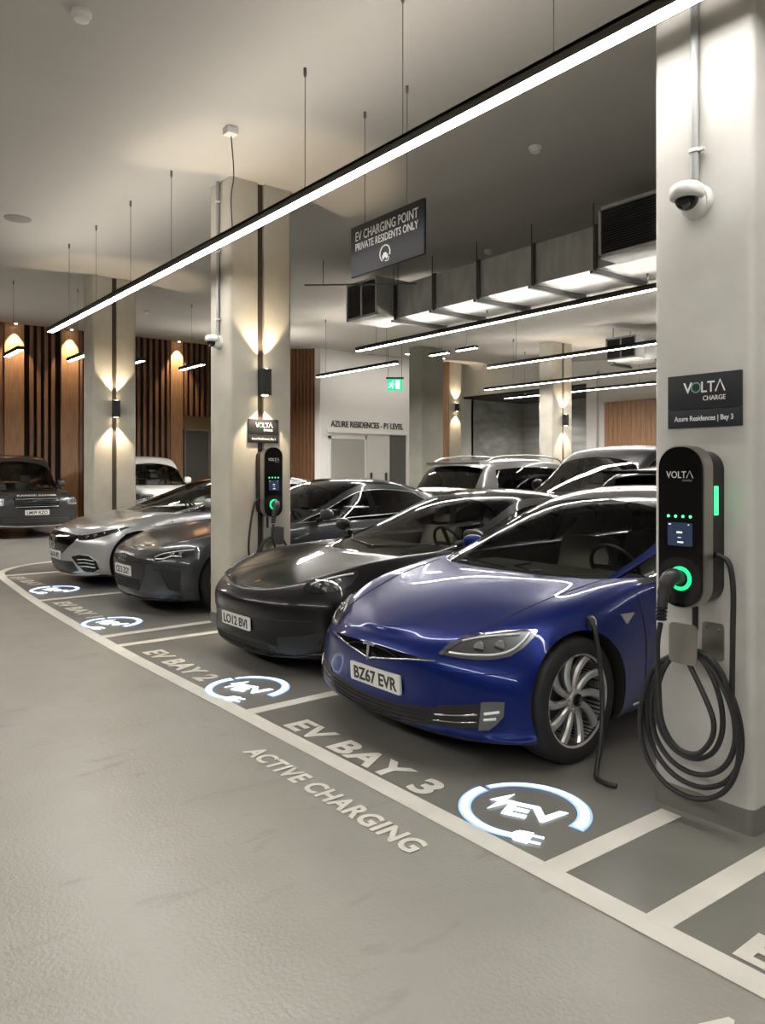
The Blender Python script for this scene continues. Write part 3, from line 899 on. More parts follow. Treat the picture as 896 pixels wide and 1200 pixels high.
def build_porsche():
    P = paint('black_paint', (.004, .004, .0045), .0, .35, .6)
    d = dict(L=4.92, W=.975, ax=(.88, 3.78), wr=.345, zl=.13, ys=.91,
             hood=[(0, .59), (.25, .655), (.5, .70), (.88, .76), (1.2, .83), (1.45, .895)],
             fender=[(0, .60), (.25, .69), (.5, .78), (.88, .865), (1.4, .89), (2, .91), (3, .93), (4, .99), (4.9, .96)],
             valley=.035, dip=.9, crest_y=.80,
             nose=[(.10, .50, .14), (.06, .52, .21), (.08, .54, .33), (.05, .56, .45), (.03, .62, .53), (.07, .74, .56)],
             tub=(1.62, 4.2), tail=[(4.5, 1.03), (4.92, .96)],
             zt=[(1.3, .82), (1.5, .90), (1.8, 1.04), (2.2, 1.22), (2.5, 1.325), (2.8, 1.37), (3.1, 1.378), (3.5, 1.34), (4.0, 1.21), (4.4, 1.08), (4.7, .99)],
             gx=(1.25, 4.65), yr=.62, ya=.80, apil=(1.62, 2.75), xs=(2.40, 3.5, 4.5, 2.85, 3.95, -.6), roofm=gloss_black, trim=matt_black, seatm=beige,
             flare=.02, handle=P, rim='double', rn=10, mirk=dict(w=.19, h=.12), mir=(1.78, 1.0))
    c = saloon('electric_saloon', 'glossy black low saloon car in EV bay 2, left of the blue car', (2.76, 5.48, 0), 0, d, P)
    # four point lamps, dark vertical slot below
    lamp(c, [(.70, .700), (.78, .735), (.88, .765), (1.0, .785), (1.02, .745), (1.005, .69), (.96, .655), (.85, .640), (.74, .640), (.69, .66)], 25,
         [[(.735, .69), (.80, .72), (.90, .748), (.985, .765)]], [(.80, .685, .024), (.86, .70, .024), (.92, .715, .024), (.86, .665, .022), (.93, .675, .022)], inner=mat('dark_lamp_bowl', (.03, .03, .032), .3, .5))
    c.patch('side_slot', [(.99, .66), (1.02, .655), (1.015, .50), (.99, .38), (.90, .27), (.84, .27), (.93, .42), (.96, .56)], 25, matt_black, off=.002)
    c.patch('lower_grille', [(-.50, .235), (-.3, .255), (0, .26), (.3, .255), (.50, .235), (.42, .155), (0, .145), (-.42, .155)], 0, black, off=.002, both=False)
    for z in (.175, .20, .225): c.line('grille_slat', [(-.42, z), (0, z), (.42, z)], 0, matt_black, .005, both=False, off=.005)
    c.patch('side_intake', [(.50, .30), (.70, .33), (.80, .36), (.78, .22), (.60, .17), (.52, .19)], 0, black, off=.002)
    c.line('bumper_crease', [(-.74, .44), (-.4, .42), (0, .41), (.4, .42), (.74, .44)], 0, P, .006, both=False, off=-.001)
    c.line('bumper_lip', [(-.80, .195), (-.4, .150), (0, .142), (.4, .150), (.80, .195)], 0, gloss_black, .012, both=False, off=.004)
    c.line('bonnet_line', [(.20, .40), (.40, .52), (.8, .56), (1.2, .60), (1.5, .66)], 0, matt_black, .003, top=True)
    c.line('bonnet_line', [(.20, -.40), (.15, 0), (.20, .40)], 0, matt_black, .003, top=True, both=False)
    c.plate('LO12 BVI', .365, w=.46, h=.105, tilt=-3)
    h, n_ = c.cast(.26, 0, 0, top=True)
    bm = nb(); prism(bm, [(-.022, .03), (0, .034), (.022, .03), (.02, -.005), (0, -.032), (-.02, -.005)], 0, .004, frameM(h + n_ * .001, (0, -1, 0), (n_.z, 0, -n_.x)))
    obj('bonnet_crest', bm, mat('crest_gold', (.45, .30, .12), .35, .7), c.root)
    h, n_ = c.cast(1.12, .74, 90)
    bm = nb(); tube(bm, smooth_pts([(1.10, -h.y, .76), (1.10, -h.y - .06, .77), (1.12, -h.y - .10, .74)], 5), .022, 12); obj('charging_plug', bm, satin, c.root, smooth=50)
    return c

def build_audi():
    P = paint('grey_paint', (.045, .049, .054), .5, .3)
    d = dict(L=4.95, W=.98, ax=(.90, 3.80), wr=.352, zl=.14, ys=.95,
             hood=[(0, .66), (.25, .74), (.5, .80), (.9, .86), (1.3, .93), (1.5, .97)],
             fender=[(0, .66), (.25, .735), (.5, .81), (.9, .90), (1.4, .93), (2, .95), (3, .97), (4, 1.03), (4.95, 1.0)],
             valley=.02, dip=.7, crest_y=.83,
             nose=[(.08, .50, .16), (.05, .52, .24), (.04, .54, .38), (.025, .56, .50), (.02, .62, .60), (.07, .72, .64)],
             tub=(1.65, 4.2), tail=[(4.5, 1.10), (4.95, 1.04)],
             zt=[(1.35, .89), (1.55, .98), (1.85, 1.12), (2.2, 1.28), (2.55, 1.41), (2.85, 1.46), (3.2, 1.47), (3.6, 1.43), (4.1, 1.31), (4.5, 1.17), (4.75, 1.07)],
             gx=(1.3, 4.7), yr=.63, ya=.80, apil=(1.65, 2.75), xs=(2.42, 3.6, 4.55, 2.9, 4.0, -.6), roofm=gloss_black, trim=satin,
             flare=.025, rim='five', rn=5)
    c = saloon('electric_saloon', 'dark grey sporty saloon car in EV bay 1, half hidden by the middle pillar', (2.95, 8.47, 0), 0, d, P)
    mk = black
    c.patch('grille_mask', [(-.50, .60), (-.3, .64), (0, .655), (.3, .64), (.50, .60), (.47, .44), (.38, .30), (.2, .24), (-.2, .24), (-.38, .30), (-.47, .44)], 0, mat('mask_grey', (.014, .014, .016), .3), off=.003, both=False)
    c.patch('upper_grille', [(-.44, .595), (0, .635), (.44, .595), (.40, .555), (-.40, .555)], 0, matt_black, off=.006, both=False)
    c.patch('lower_grille', [(-.40, .38), (0, .375), (.40, .38), (.34, .255), (-.34, .255)], 0, matt_black, off=.006, both=False)
    for k in range(4): c.line('grille_slat', [(-.37, .275 + k * .026), (0, .272 + k * .026), (.37, .275 + k * .026)], 0, mk, .004, both=False, off=.008)
    for s in (-.083, -.028, .028, .083):
        h, n_ = c.cast(s, .590, 0)
        bm = nb(); lathe(bm, [(.030, 0), (.030, .004), (.037, .004), (.037, 0)], 28, 'z', frameM(h + Vector((-.013, 0, 0)), (0, -1, 0), (0, 0, 1)), closed=True); obj('emblem_ring', bm, chrome, c.root)
    lamp(c, [(.56, .625), (.66, .675), (.80, .705), (.95, .725), (1.06, .735), (1.04, .695), (.97, .645), (.88, .625), (.80, .630), (.72, .605), (.62, .598)], 25,
         [[(.60, .628), (.68, .662), (.82, .690), (.98, .712)], [(.62, .612), (.72, .618), (.80, .645), (.90, .642)]], [(.80, .665, .024), (.88, .675, .024)], inner=mat('dark_lamp_bowl', (.03, .03, .032), .3, .5))
    c.patch('side_intake', [(.60, .50), (.74, .52), (.85, .49), (.83, .27), (.70, .24), (.62, .28)], 0, matt_black, off=.003)
    c.patch('intake_blade', [(.60, .49), (.67, .50), (.75, .30), (.83, .275), (.80, .245), (.66, .245), (.56, .30)], 0, P, off=.012)
    c.line('bumper_lip', [(-.82, .21), (-.4, .17), (0, .165), (.4, .17), (.82, .21)], 0, gloss_black, .014, both=False, off=.004)
    c.line('bonnet_line', [(.12, .50), (.45, .60), (.9, .63), (1.3, .68)], 0, matt_black, .003, top=True)
    c.plate('CE13 ZGY', .455, w=.47, h=.11, tilt=-3)
    return c

def build_eqs():
    P = paint('silver_paint', (.46, .47, .48), .75, .30)
    d = dict(L=5.15, W=.965, ax=(.86, 4.05), wr=.36, zl=.15,
             hood=[(0, .72), (.25, .82), (.5, .885), (.86, .955), (1.2, 1.02), (1.35, 1.05)],
             fender=[(0, .70), (.25, .78), (.5, .85), (.9, .93), (1.4, .99), (2, 1.0), (3, 1.03), (4, 1.06), (5.15, 1.02)],
             valley=.0, dip=.55, crest_y=.84,
             nose=[(.10, .50, .17), (.06, .52, .26), (.04, .55, .40), (.015, .58, .54), (.01, .64, .64), (.06, .74, .69)],
             tub=(1.45, 4.4), tail=[(4.7, 1.14), (5.15, 1.06)],
             zt=[(1.15, .97), (1.35, 1.06), (1.65, 1.20), (2.0, 1.34), (2.35, 1.45), (2.7, 1.505), (3.1, 1.52), (3.6, 1.48), (4.1, 1.37), (4.6, 1.22), (4.9, 1.11)],
             gx=(1.1, 4.85), yr=.65, ya=.82, apil=(1.45, 2.6), xs=(2.25, 3.7, 4.7, 2.8, 4.1, -.6), roofm=gloss_black, trim=chrome,
             flare=.01, rim='five', rn=5, rimm=alloy, mir=(1.83, 1.10))
    c = saloon('electric_saloon', 'silver saloon car in the far bay, beside the far left pillar', (2.88, 10.93, 0), 0, d, P)
    c.patch('black_grille', [(-.62, .70), (-.3, .725), (0, .73), (.3, .725), (.62, .70), (.55, .60), (.42, .52), (.30, .455), (0, .44), (-.30, .455), (-.42, .52), (-.55, .60)], 0, gloss_black, off=.003, both=False)
    h, n_ = c.cast(0, .60, 0)
    bm = nb(); M = frameM(h + Vector((-.010, 0, 0)), (0, -1, 0), (0, 0, 1)); lathe(bm, [(.078, 0), (.078, .008), (.09, .008), (.09, 0)], 36, 'z', M, closed=True)
    for k in range(3):
        a = PI / 2 + k * 2 * PI / 3; q = [(.080 * math.cos(a), .080 * math.sin(a)), (.012 * math.cos(a + 1), .012 * math.sin(a + 1)), (.012 * math.cos(a - 1), .012 * math.sin(a - 1))]
        prism(bm, q, 0, .006, M)
    obj('star_emblem', bm, chrome, c.root)
    lamp(c, [(.60, .70), (.70, .715), (.85, .745), (1.0, .785), (1.14, .81), (1.10, .765), (.98, .705), (.85, .660), (.74, .640), (.64, .64)], 25,
         [[(.64, .705), (.80, .732), (.95, .768), (1.10, .80)]], [(.76, .685, .024), (.86, .705, .024), (.95, .735, .022)], inner=mat('dark_lamp_bowl', (.03, .03, .032), .3, .5))
    c.patch('side_intake', [(.50, .42), (.66, .455), (.78, .44), (.84, .38), (.85, .27), (.78, .225), (.68, .23), (.62, .30), (.56, .36)], 0, gloss_black, off=.003)
    c.line('intake_strip', [(.50, .43), (.66, .465), (.78, .45), (.85, .38), (.86, .27), (.78, .215), (.62, .21)], 0, P, .010, off=.006)
    for z in (.30, .345, .39): c.line('intake_slat', [(.62, z), (.72, z + .008), (.82, z - .01)], 0, satin, .006, off=.008)
    c.patch('lower_grille', [(-.52, .36), (-.2, .35), (.2, .35), (.52, .36), (.60, .24), (.40, .195), (-.40, .195), (-.60, .24)], 0, black, off=.002, both=False)
    c.line('bumper_lip', [(-.82, .20), (-.4, .175), (0, .17), (.4, .175), (.82, .20)], 0, satin, .010, both=False, off=.004)
    c.plate('GA16 UPD', .42, w=.48, h=.11, tilt=-3)
    return c

# ---------------- off-roaders
def suv(name, label, loc, rz, P, k=1.0, **o):
    """upright front, boxy roof ; k scales heights"""
    H = o.get('H', 1.85)
    zb = o.get('zb', 1.12)
    d = dict(L=4.95, W=.99, ax=(.88, 3.82), wr=.385, zl=.24, p=.62,
             hood=[(0, .98), (.15, 1.03), (.4, 1.07), (.88, 1.10), (1.2, 1.12), (1.35, 1.13)],
             fender=[(0, .97), (.15, 1.02), (.4, 1.06), (.88, 1.085), (1.4, zb), (2, zb + .01), (3, zb + .02), (4, zb + .05), (4.95, zb + .05)],
             valley=.0, dip=.8, crest_y=.86,
             nose=[(.06, .34, .26), (.03, .34, .36), (.02, .34, .52), (.02, .34, .70), (.01, .36, .86), (.04, .42, .93)],
             tub=(1.5, 4.3), tail=[(4.65, zb + .10), (4.95, zb + .08)], rear=[.25, .10, .05, .04, .03, .04, .05, .06], Sr=.25,
             zt=[(1.2, 1.04), (1.35, 1.13), (1.6, 1.33), (1.85, 1.54), (2.1, H - .10), (2.35, H - .03), (2.8, H), (3.4, H - .005), (4.1, H - .035), (4.5, H - .09), (4.65, H - .25), (4.8, zb + .25), (4.9, zb + .06)],
             gx=(1.15, 4.88), yr=.755, ya=.86, apil=(1.5, 2.25), xs=(2.02, 4.45, 4.84, 2.75, 4.45, -.2), drop=.07, ybr=.86, ycr=[(4.5, .74), (4.88, .78)],
             rim='five', rn=7, seats=(2.2, 3.1), dseat=-.02, tall=.06, mir=(1.95, zb + .12), mirk=dict(w=.22, h=.19), res=(4, 4), dh=.20, trim=matt_black, flare=.012)
    d.update(o.get('d', {}))
    return saloon(name, label, loc, rz, d, P), d

def suv_front(c, zt=.93, zg=.70, plate_t=None, drlm=None, mesh_m=None, strip=True, dark=True):
    """rectangular lamps, mesh grille, lower intake, plate"""
    c.patch('grille', [(-.50, zt), (0, zt + .005), (.50, zt), (.47, zg + .03), (.40, zg), (-.40, zg), (-.47, zg + .03)], 0, gloss_black, off=.004, both=False)
    for k in range(5):
        z = zg + .03 + k * (zt - zg - .05) / 4
        c.line('grille_slat', [(-.46, z), (0, z + .002), (.46, z)], 0, satin if k in (0, 4) else mat('slat_grey', (.10, .10, .105), .3, .6), .007 if k in (0, 4) else .005, both=False, off=.008)
    lamp(c, [(.66, zt - .01), (.80, zt), (.98, zt + .005), (1.10, zt), (1.08, zt - .13), (.98, zt - .17), (.80, zt - .175), (.66, zt - .16)], 25,
         [[(.70, zt - .03), (.85, zt - .02), (1.04, zt - .02)], [(.70, zt - .145), (.85, zt - .15), (1.0, zt - .14)]], [(.78, zt - .085, .035), (.89, zt - .085, .035)])
    c.patch('lower_grille', [(-.78, .52), (-.3, .50), (.3, .50), (.78, .52), (.76, .38), (.5, .33), (-.5, .33), (-.76, .38)], 0, black, off=.003, both=False)
    for z in (.38, .42, .46): c.line('grille_slat', [(-.72, z + .01), (0, z), (.72, z + .01)], 0, mat('slat_grey', (.10, .10, .105), .3, .6), .005, both=False, off=.007)
    c.line('skid_strip', [(-.75, .31), (-.4, .285), (.4, .285), (.75, .31)], 0, satin if strip else black, .012, both=False, off=.004)
    c.line('bonnet_line', [(.10, .55), (.4, .66), (.9, .68), (1.3, .72)], 0, matt_black, .004, top=True)
    if plate_t: c.plate(plate_t, .60, w=.52, h=.115)

def build_suvs():
    P = paint('graphite_paint', (.050, .051, .054), .5, .28)
    c, d = suv('off_roader', 'large dark grey off-roader facing the camera at the left edge, before timber wall', (4.58, 18.6, 0), R(90), P, H=1.97, d=dict(ys=1.0))
    suv_front(c, plate_t='LM09 RZO')
    for s, dx in (('RANGE ROVER', 0),):
        h, n_ = c.cast(0, .975, 0)
        text_obj('bonnet_lettering', s, .05, satin, frameM(h + Vector((-.012, 0, 0)), (0, -1, 0), (.25, 0, .97)), c.root, width=.85, bold=.001)
    P2 = paint('white_paint', (.62, .62, .60), .0, .3)
    c, d = suv('off_roader', 'white off-roader with dark glass facing the camera behind the far left pillar', (7.95, 18.4, 0), R(90), P2, H=1.98, zb=1.18,
               d=dict(roofm=P2, hood=[(0, 1.02), (.15, 1.08), (.4, 1.13), (.88, 1.18), (1.2, 1.20), (1.35, 1.21)], fender=[(0, 1.0), (.15, 1.06), (.4, 1.11), (.88, 1.15), (1.4, 1.19), (2, 1.20), (3, 1.22), (4, 1.24), (4.95, 1.24)],
                      zt=[(1.2, 1.10), (1.35, 1.20), (1.6, 1.38), (1.85, 1.58), (2.1, 1.82), (2.35, 1.94), (2.8, 1.98), (3.4, 1.97), (4.1, 1.93), (4.5, 1.86), (4.65, 1.70), (4.8, 1.43), (4.9, 1.24)]))
    suv_front(c, zt=.97, zg=.80, strip=False)
    # second row
    P3 = paint('champagne_paint', (.15, .15, .145), .5, .3)
    c, d = suv('estate_off_roader', 'silver off-roader seen from behind in the back row, left of the black one', (9.0 + 4.7, 9.78, 0), R(180), P3, H=1.80, zb=1.10,
               d=dict(L=4.75, zt=[(1.2, 1.02), (1.35, 1.11), (1.7, 1.34), (2.0, 1.55), (2.3, 1.70), (2.6, 1.77), (3.0, 1.80), (3.5, 1.79), (4.1, 1.74), (4.4, 1.68), (4.52, 1.50), (4.65, 1.20), (4.72, 1.12)], gx=(1.15, 4.70), xs=(2.2, 4.38, 4.64, 2.7, 4.2, -.25), tub=(1.5, 4.1), tail=[(4.45, 1.17), (4.75, 1.14)], ax=(.88, 3.70), trim=chrome, ycr=[(4.4, .68), (4.7, .76)]))
    for sd in (1, -1):
        bm = nb(); tube(bm, smooth_pts([(2.3, sd * .70, 1.70), (2.5, sd * .685, 1.785), (3.2, sd * .675, 1.83), (4.0, sd * .67, 1.79), (4.25, sd * .67, 1.72)], 6), .016, 8); obj('roof_rail', bm, satin, c.root, smooth=60)
    rear_bits(c, 1.70, 4.42, 1.02)
    P4 = paint('gloss_black_paint', (.008, .008, .009), .1, .35, .3)
    c, d = suv('off_roader', 'tall black off-roader facing forward in the back row, below the pale pillar', (8.1, 7.48, 0), 0, P4, H=1.98, zb=1.20,
               d=dict(roofm=P4, hood=[(0, 1.02), (.15, 1.08), (.4, 1.13), (.88, 1.17), (1.2, 1.19), (1.35, 1.20)], fender=[(0, 1.0), (.15, 1.06), (.4, 1.11), (.88, 1.15), (1.4, 1.20), (2, 1.21), (3, 1.22), (4, 1.25), (4.95, 1.25)],
                      zt=[(1.2, 1.10), (1.35, 1.20), (1.6, 1.38), (1.85, 1.56), (2.15, 1.78), (2.45, 1.92), (2.9, 1.98), (3.4, 1.98), (4.1, 1.93), (4.5, 1.86), (4.65, 1.70), (4.8, 1.43), (4.9, 1.25)], apil=(1.5, 2.4), xs=(2.12, 4.45, 4.84, 2.8, 4.45, -.2), trim=chrome))
    suv_front(c, zt=.97, zg=.80, plate_t='KX21 VLD')
    c, d = suv('estate_off_roader', 'black car with rear spoiler seen from behind, back row beside near pillar', (7.8 + 4.6, 5.12, 0), R(180), P4, H=1.66, zb=1.06,
               d=dict(L=4.6, roofm=gloss_black, hood=[(0, .90), (.15, .95), (.4, .99), (.88, 1.03), (1.2, 1.05), (1.35, 1.06)], fender=[(0, .9), (.15, .94), (.4, .98), (.88, 1.02), (1.4, 1.06), (2, 1.07), (3, 1.08), (4, 1.10), (4.6, 1.10)],
                      zt=[(1.2, .97), (1.35, 1.06), (1.7, 1.26), (2.0, 1.44), (2.3, 1.58), (2.6, 1.64), (3.0, 1.66), (3.5, 1.64), (4.0, 1.58), (4.25, 1.53), (4.38, 1.38), (4.5, 1.16), (4.57, 1.10)], gx=(1.15, 4.56), xs=(2.2, 4.22, 4.50, 2.7, 4.05, -.25), tub=(1.5, 3.95), tail=[(4.3, 1.13), (4.6, 1.10)], ax=(.86, 3.58), ycr=[(4.25, .66), (4.55, .76)]))
    rear_bits(c, 1.55, 4.28, .98, spoil=.16)

def rear_bits(c, zroof, xr, zl, spoil=.10):
    L = c.L
    bm = nb()
    vs = box(bm, xr - .05, xr + spoil, -.60, .60, zroof - .035, zroof + .012, .012); obj('roof_spoiler', bm, c.paint if spoil < .12 else gloss_black, c.root, smooth=50)
    for sd in (1, -1):
        poly = [(.52, zl - .06), (.62, zl + .03), (.80, zl + .04), (.88, zl - .02), (.86, zl - .12), (.60, zl - .13)]
        c_poly = [(p[0] * sd, p[1]) for p in poly]
        c.patch('tail_lamp', c_poly, 'rear', red_lens, off=.006, both=False)
    c.line('tail_strip', [(-.55, zl - .05), (0, zl - .05), (.55, zl - .05)], 'rear', chrome, .008, both=False, off=.006)
    c.patch('rear_diffuser', [(-.7, .48), (.7, .48), (.62, .30), (-.62, .30)], 'rear', black, off=.004, both=False)
    c.plate('YD19 KZT', .78, rear=True)
    bm = nb(); p = c.G(xr + .22, 1.0); tube(bm, [(xr + .32, .0, p.z - .06), (xr + .26, .25, p.z - .0), (xr + .25, .40, p.z + .0)], .008, 6); obj('wiper', bm, black, c.root)
# ------------------------------------------------------------ place materials
lane_m = noisy('lane_epoxy', (0.315, 0.305, 0.275), (0.34, 0.33, 0.30), 2.5, (0.26, 0.26), 0.24, 60, 4, spots=((0.22, 0.21, 0.19), 2.6, 0.61, (1, 2.6, 1)))
bay_m = noisy('bay_epoxy', (0.17, 0.165, 0.15), (0.205, 0.20, 0.18), 2.0, (0.30, 0.30), 0.10, 80, 5)
line_m = noisy('line_paint', (0.66, 0.64, 0.58), (0.76, 0.74, 0.68), 4, (0.35, 0.5), 0.04, 120)
concrete = noisy('concrete', (0.53, 0.517, 0.485), (0.66, 0.647, 0.615), 2.8, (0.7, 0.9), 0.12, 14, 10, spots=((0.30, 0.28, 0.25), 3.0, 0.67, (1, 1, .3)))
concrete_w = noisy('beige_concrete', (0.42, 0.395, 0.335), (0.54, 0.51, 0.44), 2.4, (0.8, 0.8), 0.12, 14, 10)
concrete_d = noisy('grey_concrete', (0.17, 0.168, 0.14), (0.24, 0.235, 0.20), 1.2, (0.7, 0.9), 0.1, 14, 10)
skirt_m = mat('column_foot_paint', (0.17, 0.165, 0.15), .45)
ceil_m = noisy('ceiling_plaster', (0.43, 0.408, 0.375), (0.46, 0.438, 0.405), 0.5, (0.9, 0.9), 0.02, 30)
white_wall = noisy('white_wall', (0.78, 0.765, 0.73), (0.82, 0.805, 0.77), 0.8, (0.7, 0.9))
groove_m = mat('groove_bronze', (0.06, 0.048, 0.038), .5, .3)
lamp_black = mat('lamp_housing', (0.015, 0.015, 0.016), .5)
galv = noisy('galvanised_steel', (0.50, 0.505, 0.50), (0.68, 0.69, 0.68), 7, (0.28, 0.45), 0.02, 20, 3, (1, 1, .4), metal=.35)
rail_m = mat('steel_rail', (.16, .16, .155), .4, .8)
pipe_m = mat('grey_conduit', (.33, .34, .34), .4, .2)
white_pl = mat('white_plastic', (.72, .72, .70), .35)
tube_m = mat('linear_diffuser', (1, 1, 1), .4, emit=(1.0, .955, .88), es=62)
tube_up = mat('uplight_diffuser', (1, 1, 1), .4, emit=(1.0, .93, .82), es=26)
warm_m = mat('warm_lamp', (1, .9, .7), .4, emit=(1.0, .80, .52), es=30)
wood_l = None
def woodmat(name, c1, c2, stretch):
    m = noisy(name, c1, c2, 5, (.45, .6), .03, 60, 8, stretch); return m
slat_m = woodmat('slat_timber', (0.13, 0.062, 0.032), (0.24, 0.12, 0.062), (6, 6, .35))
board_m = woodmat('board_timber', (0.27, 0.145, 0.075), (0.42, 0.24, 0.13), (5, 5, .35))
dark_back = mat('slat_backing', (0.012, 0.010, 0.009), .9)
bronze = mat('bronze_panel', (0.20, 0.15, 0.085), .45, .5)
door_dark = mat('dark_door', (0.09, 0.088, 0.08), .4)
def tilemat():
    m = noisy('stone_tile', (0.26, 0.265, 0.25), (0.44, 0.445, 0.42), 2.2, (.4, .6), .05, 20, 9, (1, .35, 2.2))
    return m
tile_m = tilemat()
CE = lambda y: 4.45 + .0043 * max(0.0, y - 6) ** 2      # the ceiling sweeps up gently towards the timber wall

# ------------------------------------------------------------ shell
bm = nb(); box(bm, -9, 23, -7, 24.7, -.2, 0); struct(obj('floor', bm, lane_m))
LINE = [(2.27, -7.0), (2.27, 1.5), (2.26, 4.3), (2.24, 6.6), (2.30, 9.3), (2.42, 11.5), (2.50, 12.4), (2.62, 12.85), (2.90, 13.30), (3.30, 13.62), (3.9, 13.85), (4.8, 13.95)]
LP = smooth_pts([(p[0], p[1], 0) for p in LINE], 8)
bm = nb()
a = [bm.verts.new((p.x, p.y, .0015)) for p in LP]; b_ = [bm.verts.new((22.9, p.y, .0015)) for p in LP]
for i in range(len(LP) - 1): bm.faces.new((a[i], b_[i], b_[i + 1], a[i + 1]))
struct(obj('floor_bay', bm, bay_m))
bm = nb()
lo = []; hi = []
for i, p in enumerate(LP):
    q = LP[min(i + 1, len(LP) - 1)] - LP[max(i - 1, 0)]; n = Vector((q.y, -q.x, 0)).normalized()
    lo.append(bm.verts.new((p.x - n.x * .012, p.y - n.y * .012, .004))); hi.append(bm.verts.new((p.x + n.x * .098, p.y + n.y * .098, .004)))
for i in range(len(LP) - 1): bm.faces.new((lo[i], hi[i], hi[i + 1], lo[i + 1]))
tag(obj('front_line', bm, line_m), 'long white painted line running along the front of all the bays', 'floor line')
def bayline(x0, y0, x1, y1, w, label):
    bm = nb(); box(bm, 0, 1, -w / 2, w / 2, .002, .0045)
    o = obj('bay_line', bm, line_m); L = math.hypot(x1 - x0, y1 - y0)
    o.location = (x0, y0, 0); o.rotation_euler = (0, 0, math.atan2(y1 - y0, x1 - x0)); o.scale = (1, 1, 1)
    for v in o.data.vertices: v.co.x *= L
    tag(o, label, 'floor line', 'white lines dividing the bays')
bayline(2.35, 1.47, 3.20, 1.44, .10, 'white bay divider nearest the camera, just right of the near pillar foot')
bayline(2.35, 1.92, 3.16, 1.90, .10, 'white bay divider ending at the left corner of the near pillar')
bayline(2.33, 4.37, 7.4, 4.40, .10, 'white bay divider between the blue car and the black car')
bayline(2.31, 6.74, 7.4, 6.76, .10, 'white bay divider just beyond the black car, ending at its bumper')
bayline(2.33, 7.20, 3.46, 7.24, .10, 'white bay divider running to the foot of the middle pillar')
bayline(2.40, 9.68, 7.4, 9.74, .10, 'white bay divider between the grey car and the silver car')
bayline(2.52, 12.28, 7.4, 12.36, .10, 'white bay divider on the far side of the silver car')
bayline(2.35, -1.1, 7.4, -1.1, .10, 'white bay divider behind the camera side, out past the last bay')

bm = nb()
ys_ = [-7, 0, 6] + [6 + .75 * k for k in range(1, 26)]
cv = [[bm.verts.new((x, y, CE(y) + dz)) for x in (-9, 23)] for dz in (0, .3) for y in ys_]
n_ = len(ys_)
for q in range(n_ - 1):
    bm.faces.new((cv[q][0], cv[q + 1][0], cv[q + 1][1], cv[q][1])); bm.faces.new((cv[n_ + q][0], cv[n_ + q][1], cv[n_ + q + 1][1], cv[n_ + q + 1][0]))
    for e in (0, 1): bm.faces.new((cv[q][e], cv[q + 1][e], cv[n_ + q + 1][e], cv[n_ + q][e]))
for q in (0, n_ - 1): bm.faces.new((cv[q][0], cv[q][1], cv[n_ + q][1], cv[n_ + q][0]))
bmesh.ops.recalc_face_normals(bm, faces=bm.faces)
struct(obj('ceiling', bm, ceil_m, smooth=30))
def wallbox(name, b, m): return struct(boxo(name, b, m))
YW = 24.0
wallbox('wall_left', (-9.2, -9, -7, 24.7, 0, 6.3), concrete_d)
wallbox('wall_front', (-9, 23, -7.2, -7, 0, 6), concrete_d)
wallbox('wall_back', (-9, 13.0, YW + .10, YW + .4, 0, 6.3), dark_back)
bm = nb()
x = -8.9
pil = [(5.27, .52), (6.82, .50), (10.22, .42), (3.3, .5), (-.5, .5), (-4, .5)]
while x < 12.95:
    if not any(abs(x + .05 - p) < w / 2 + .055 for p, w in pil) and not (10.44 < x < 12.3):
        box(bm, x, x + .10, YW - .0, YW + .10, 0, CE(YW) + .0)
    elif 10.44 < x < 12.3:
        box(bm, x, x + .10, YW, YW + .10, 3.39, CE(YW))
    x += .20
struct(obj('wall_back_slats', bm, slat_m))
for p, w in pil:
    struct(boxo('trim_1', (p - w / 2, p + w / 2, YW - .04, YW + .1, 0, CE(YW)), board_m))
struct(boxo('trim_2', (10.46, 12.36, YW + .02, YW + .1, 2.96, 3.39), bronze))
d = struct(boxo('door_1', (10.5, 12.3, YW + .03, YW + .1, 0, 2.96), door_dark))
bm = nb()
for xx in (10.5, 11.38, 12.25): box(bm, xx, xx + .05, YW, YW + .04, 0, 2.96)
box(bm, 10.5, 12.3, YW, YW + .04, 2.90, 2.96); obj('door_frame', bm, mat('door_frame_grey', (.2, .19, .17), .5), d)
# white lift-lobby wall with the lettering
YL = 18.5
wallbox('wall_lobby', (12.26, 18.5, YL, YL + .3, 0, 6), white_wall)
wallbox('wall_lobby_side', (12.36, 12.6, YL + .3, YW + .1, 0, 6), dark_back)
bm = nb(); y = YL + .02
while y < YW: box(bm, 12.27, 12.36, y, y + .10, 0, CE(y)); y += .20
struct(obj('wall_lobby_slats', bm, slat_m))
d = struct(boxo('door_2', (12.60, 13.84, YL - .04, YL, 0, 2.50), mat('pale_shutter', (.36, .35, .32), .5)))
bm = nb(); box(bm, 12.53, 12.60, YL - .06, YL, 0, 2.58); box(bm, 13.84, 13.90, YL - .06, YL, 0, 2.58); box(bm, 12.53, 13.90, YL - .06, YL, 2.5, 2.58)
obj('door_frame', bm, white_pl, d)
d = struct(boxo('door_3', (13.92, 14.80, YL - .05, YL, 0, 2.62), mat('white_door', (.60, .59, .55), .45)))
for xx in (14.05, 14.62):
    bm = nb(); cyl(bm, (xx, YL - .10, .95), (xx, YL - .10, 1.50), .035, 10); cyl(bm, (xx, YL - .10, 1.0), (xx, YL - .04, 1.0), .012, 8); cyl(bm, (xx, YL - .10, 1.4), (xx, YL - .04, 1.4), .012, 8)
    obj('door_handle', bm, lamp_black, d, smooth=40)
struct(boxo('door_4', (14.84, 15.46, YL - .05, YL, 0, 2.66), mat('dark_glazed_door', (.10, .10, .095), .25)))
bm = nb(); box(bm, 12.45, 15.6, YL - .10, YL, 2.68, 2.76); box(bm, 15.46, 15.6, YL - .10, YL, 0, 2.68); struct(obj('trim_3', bm, white_wall))
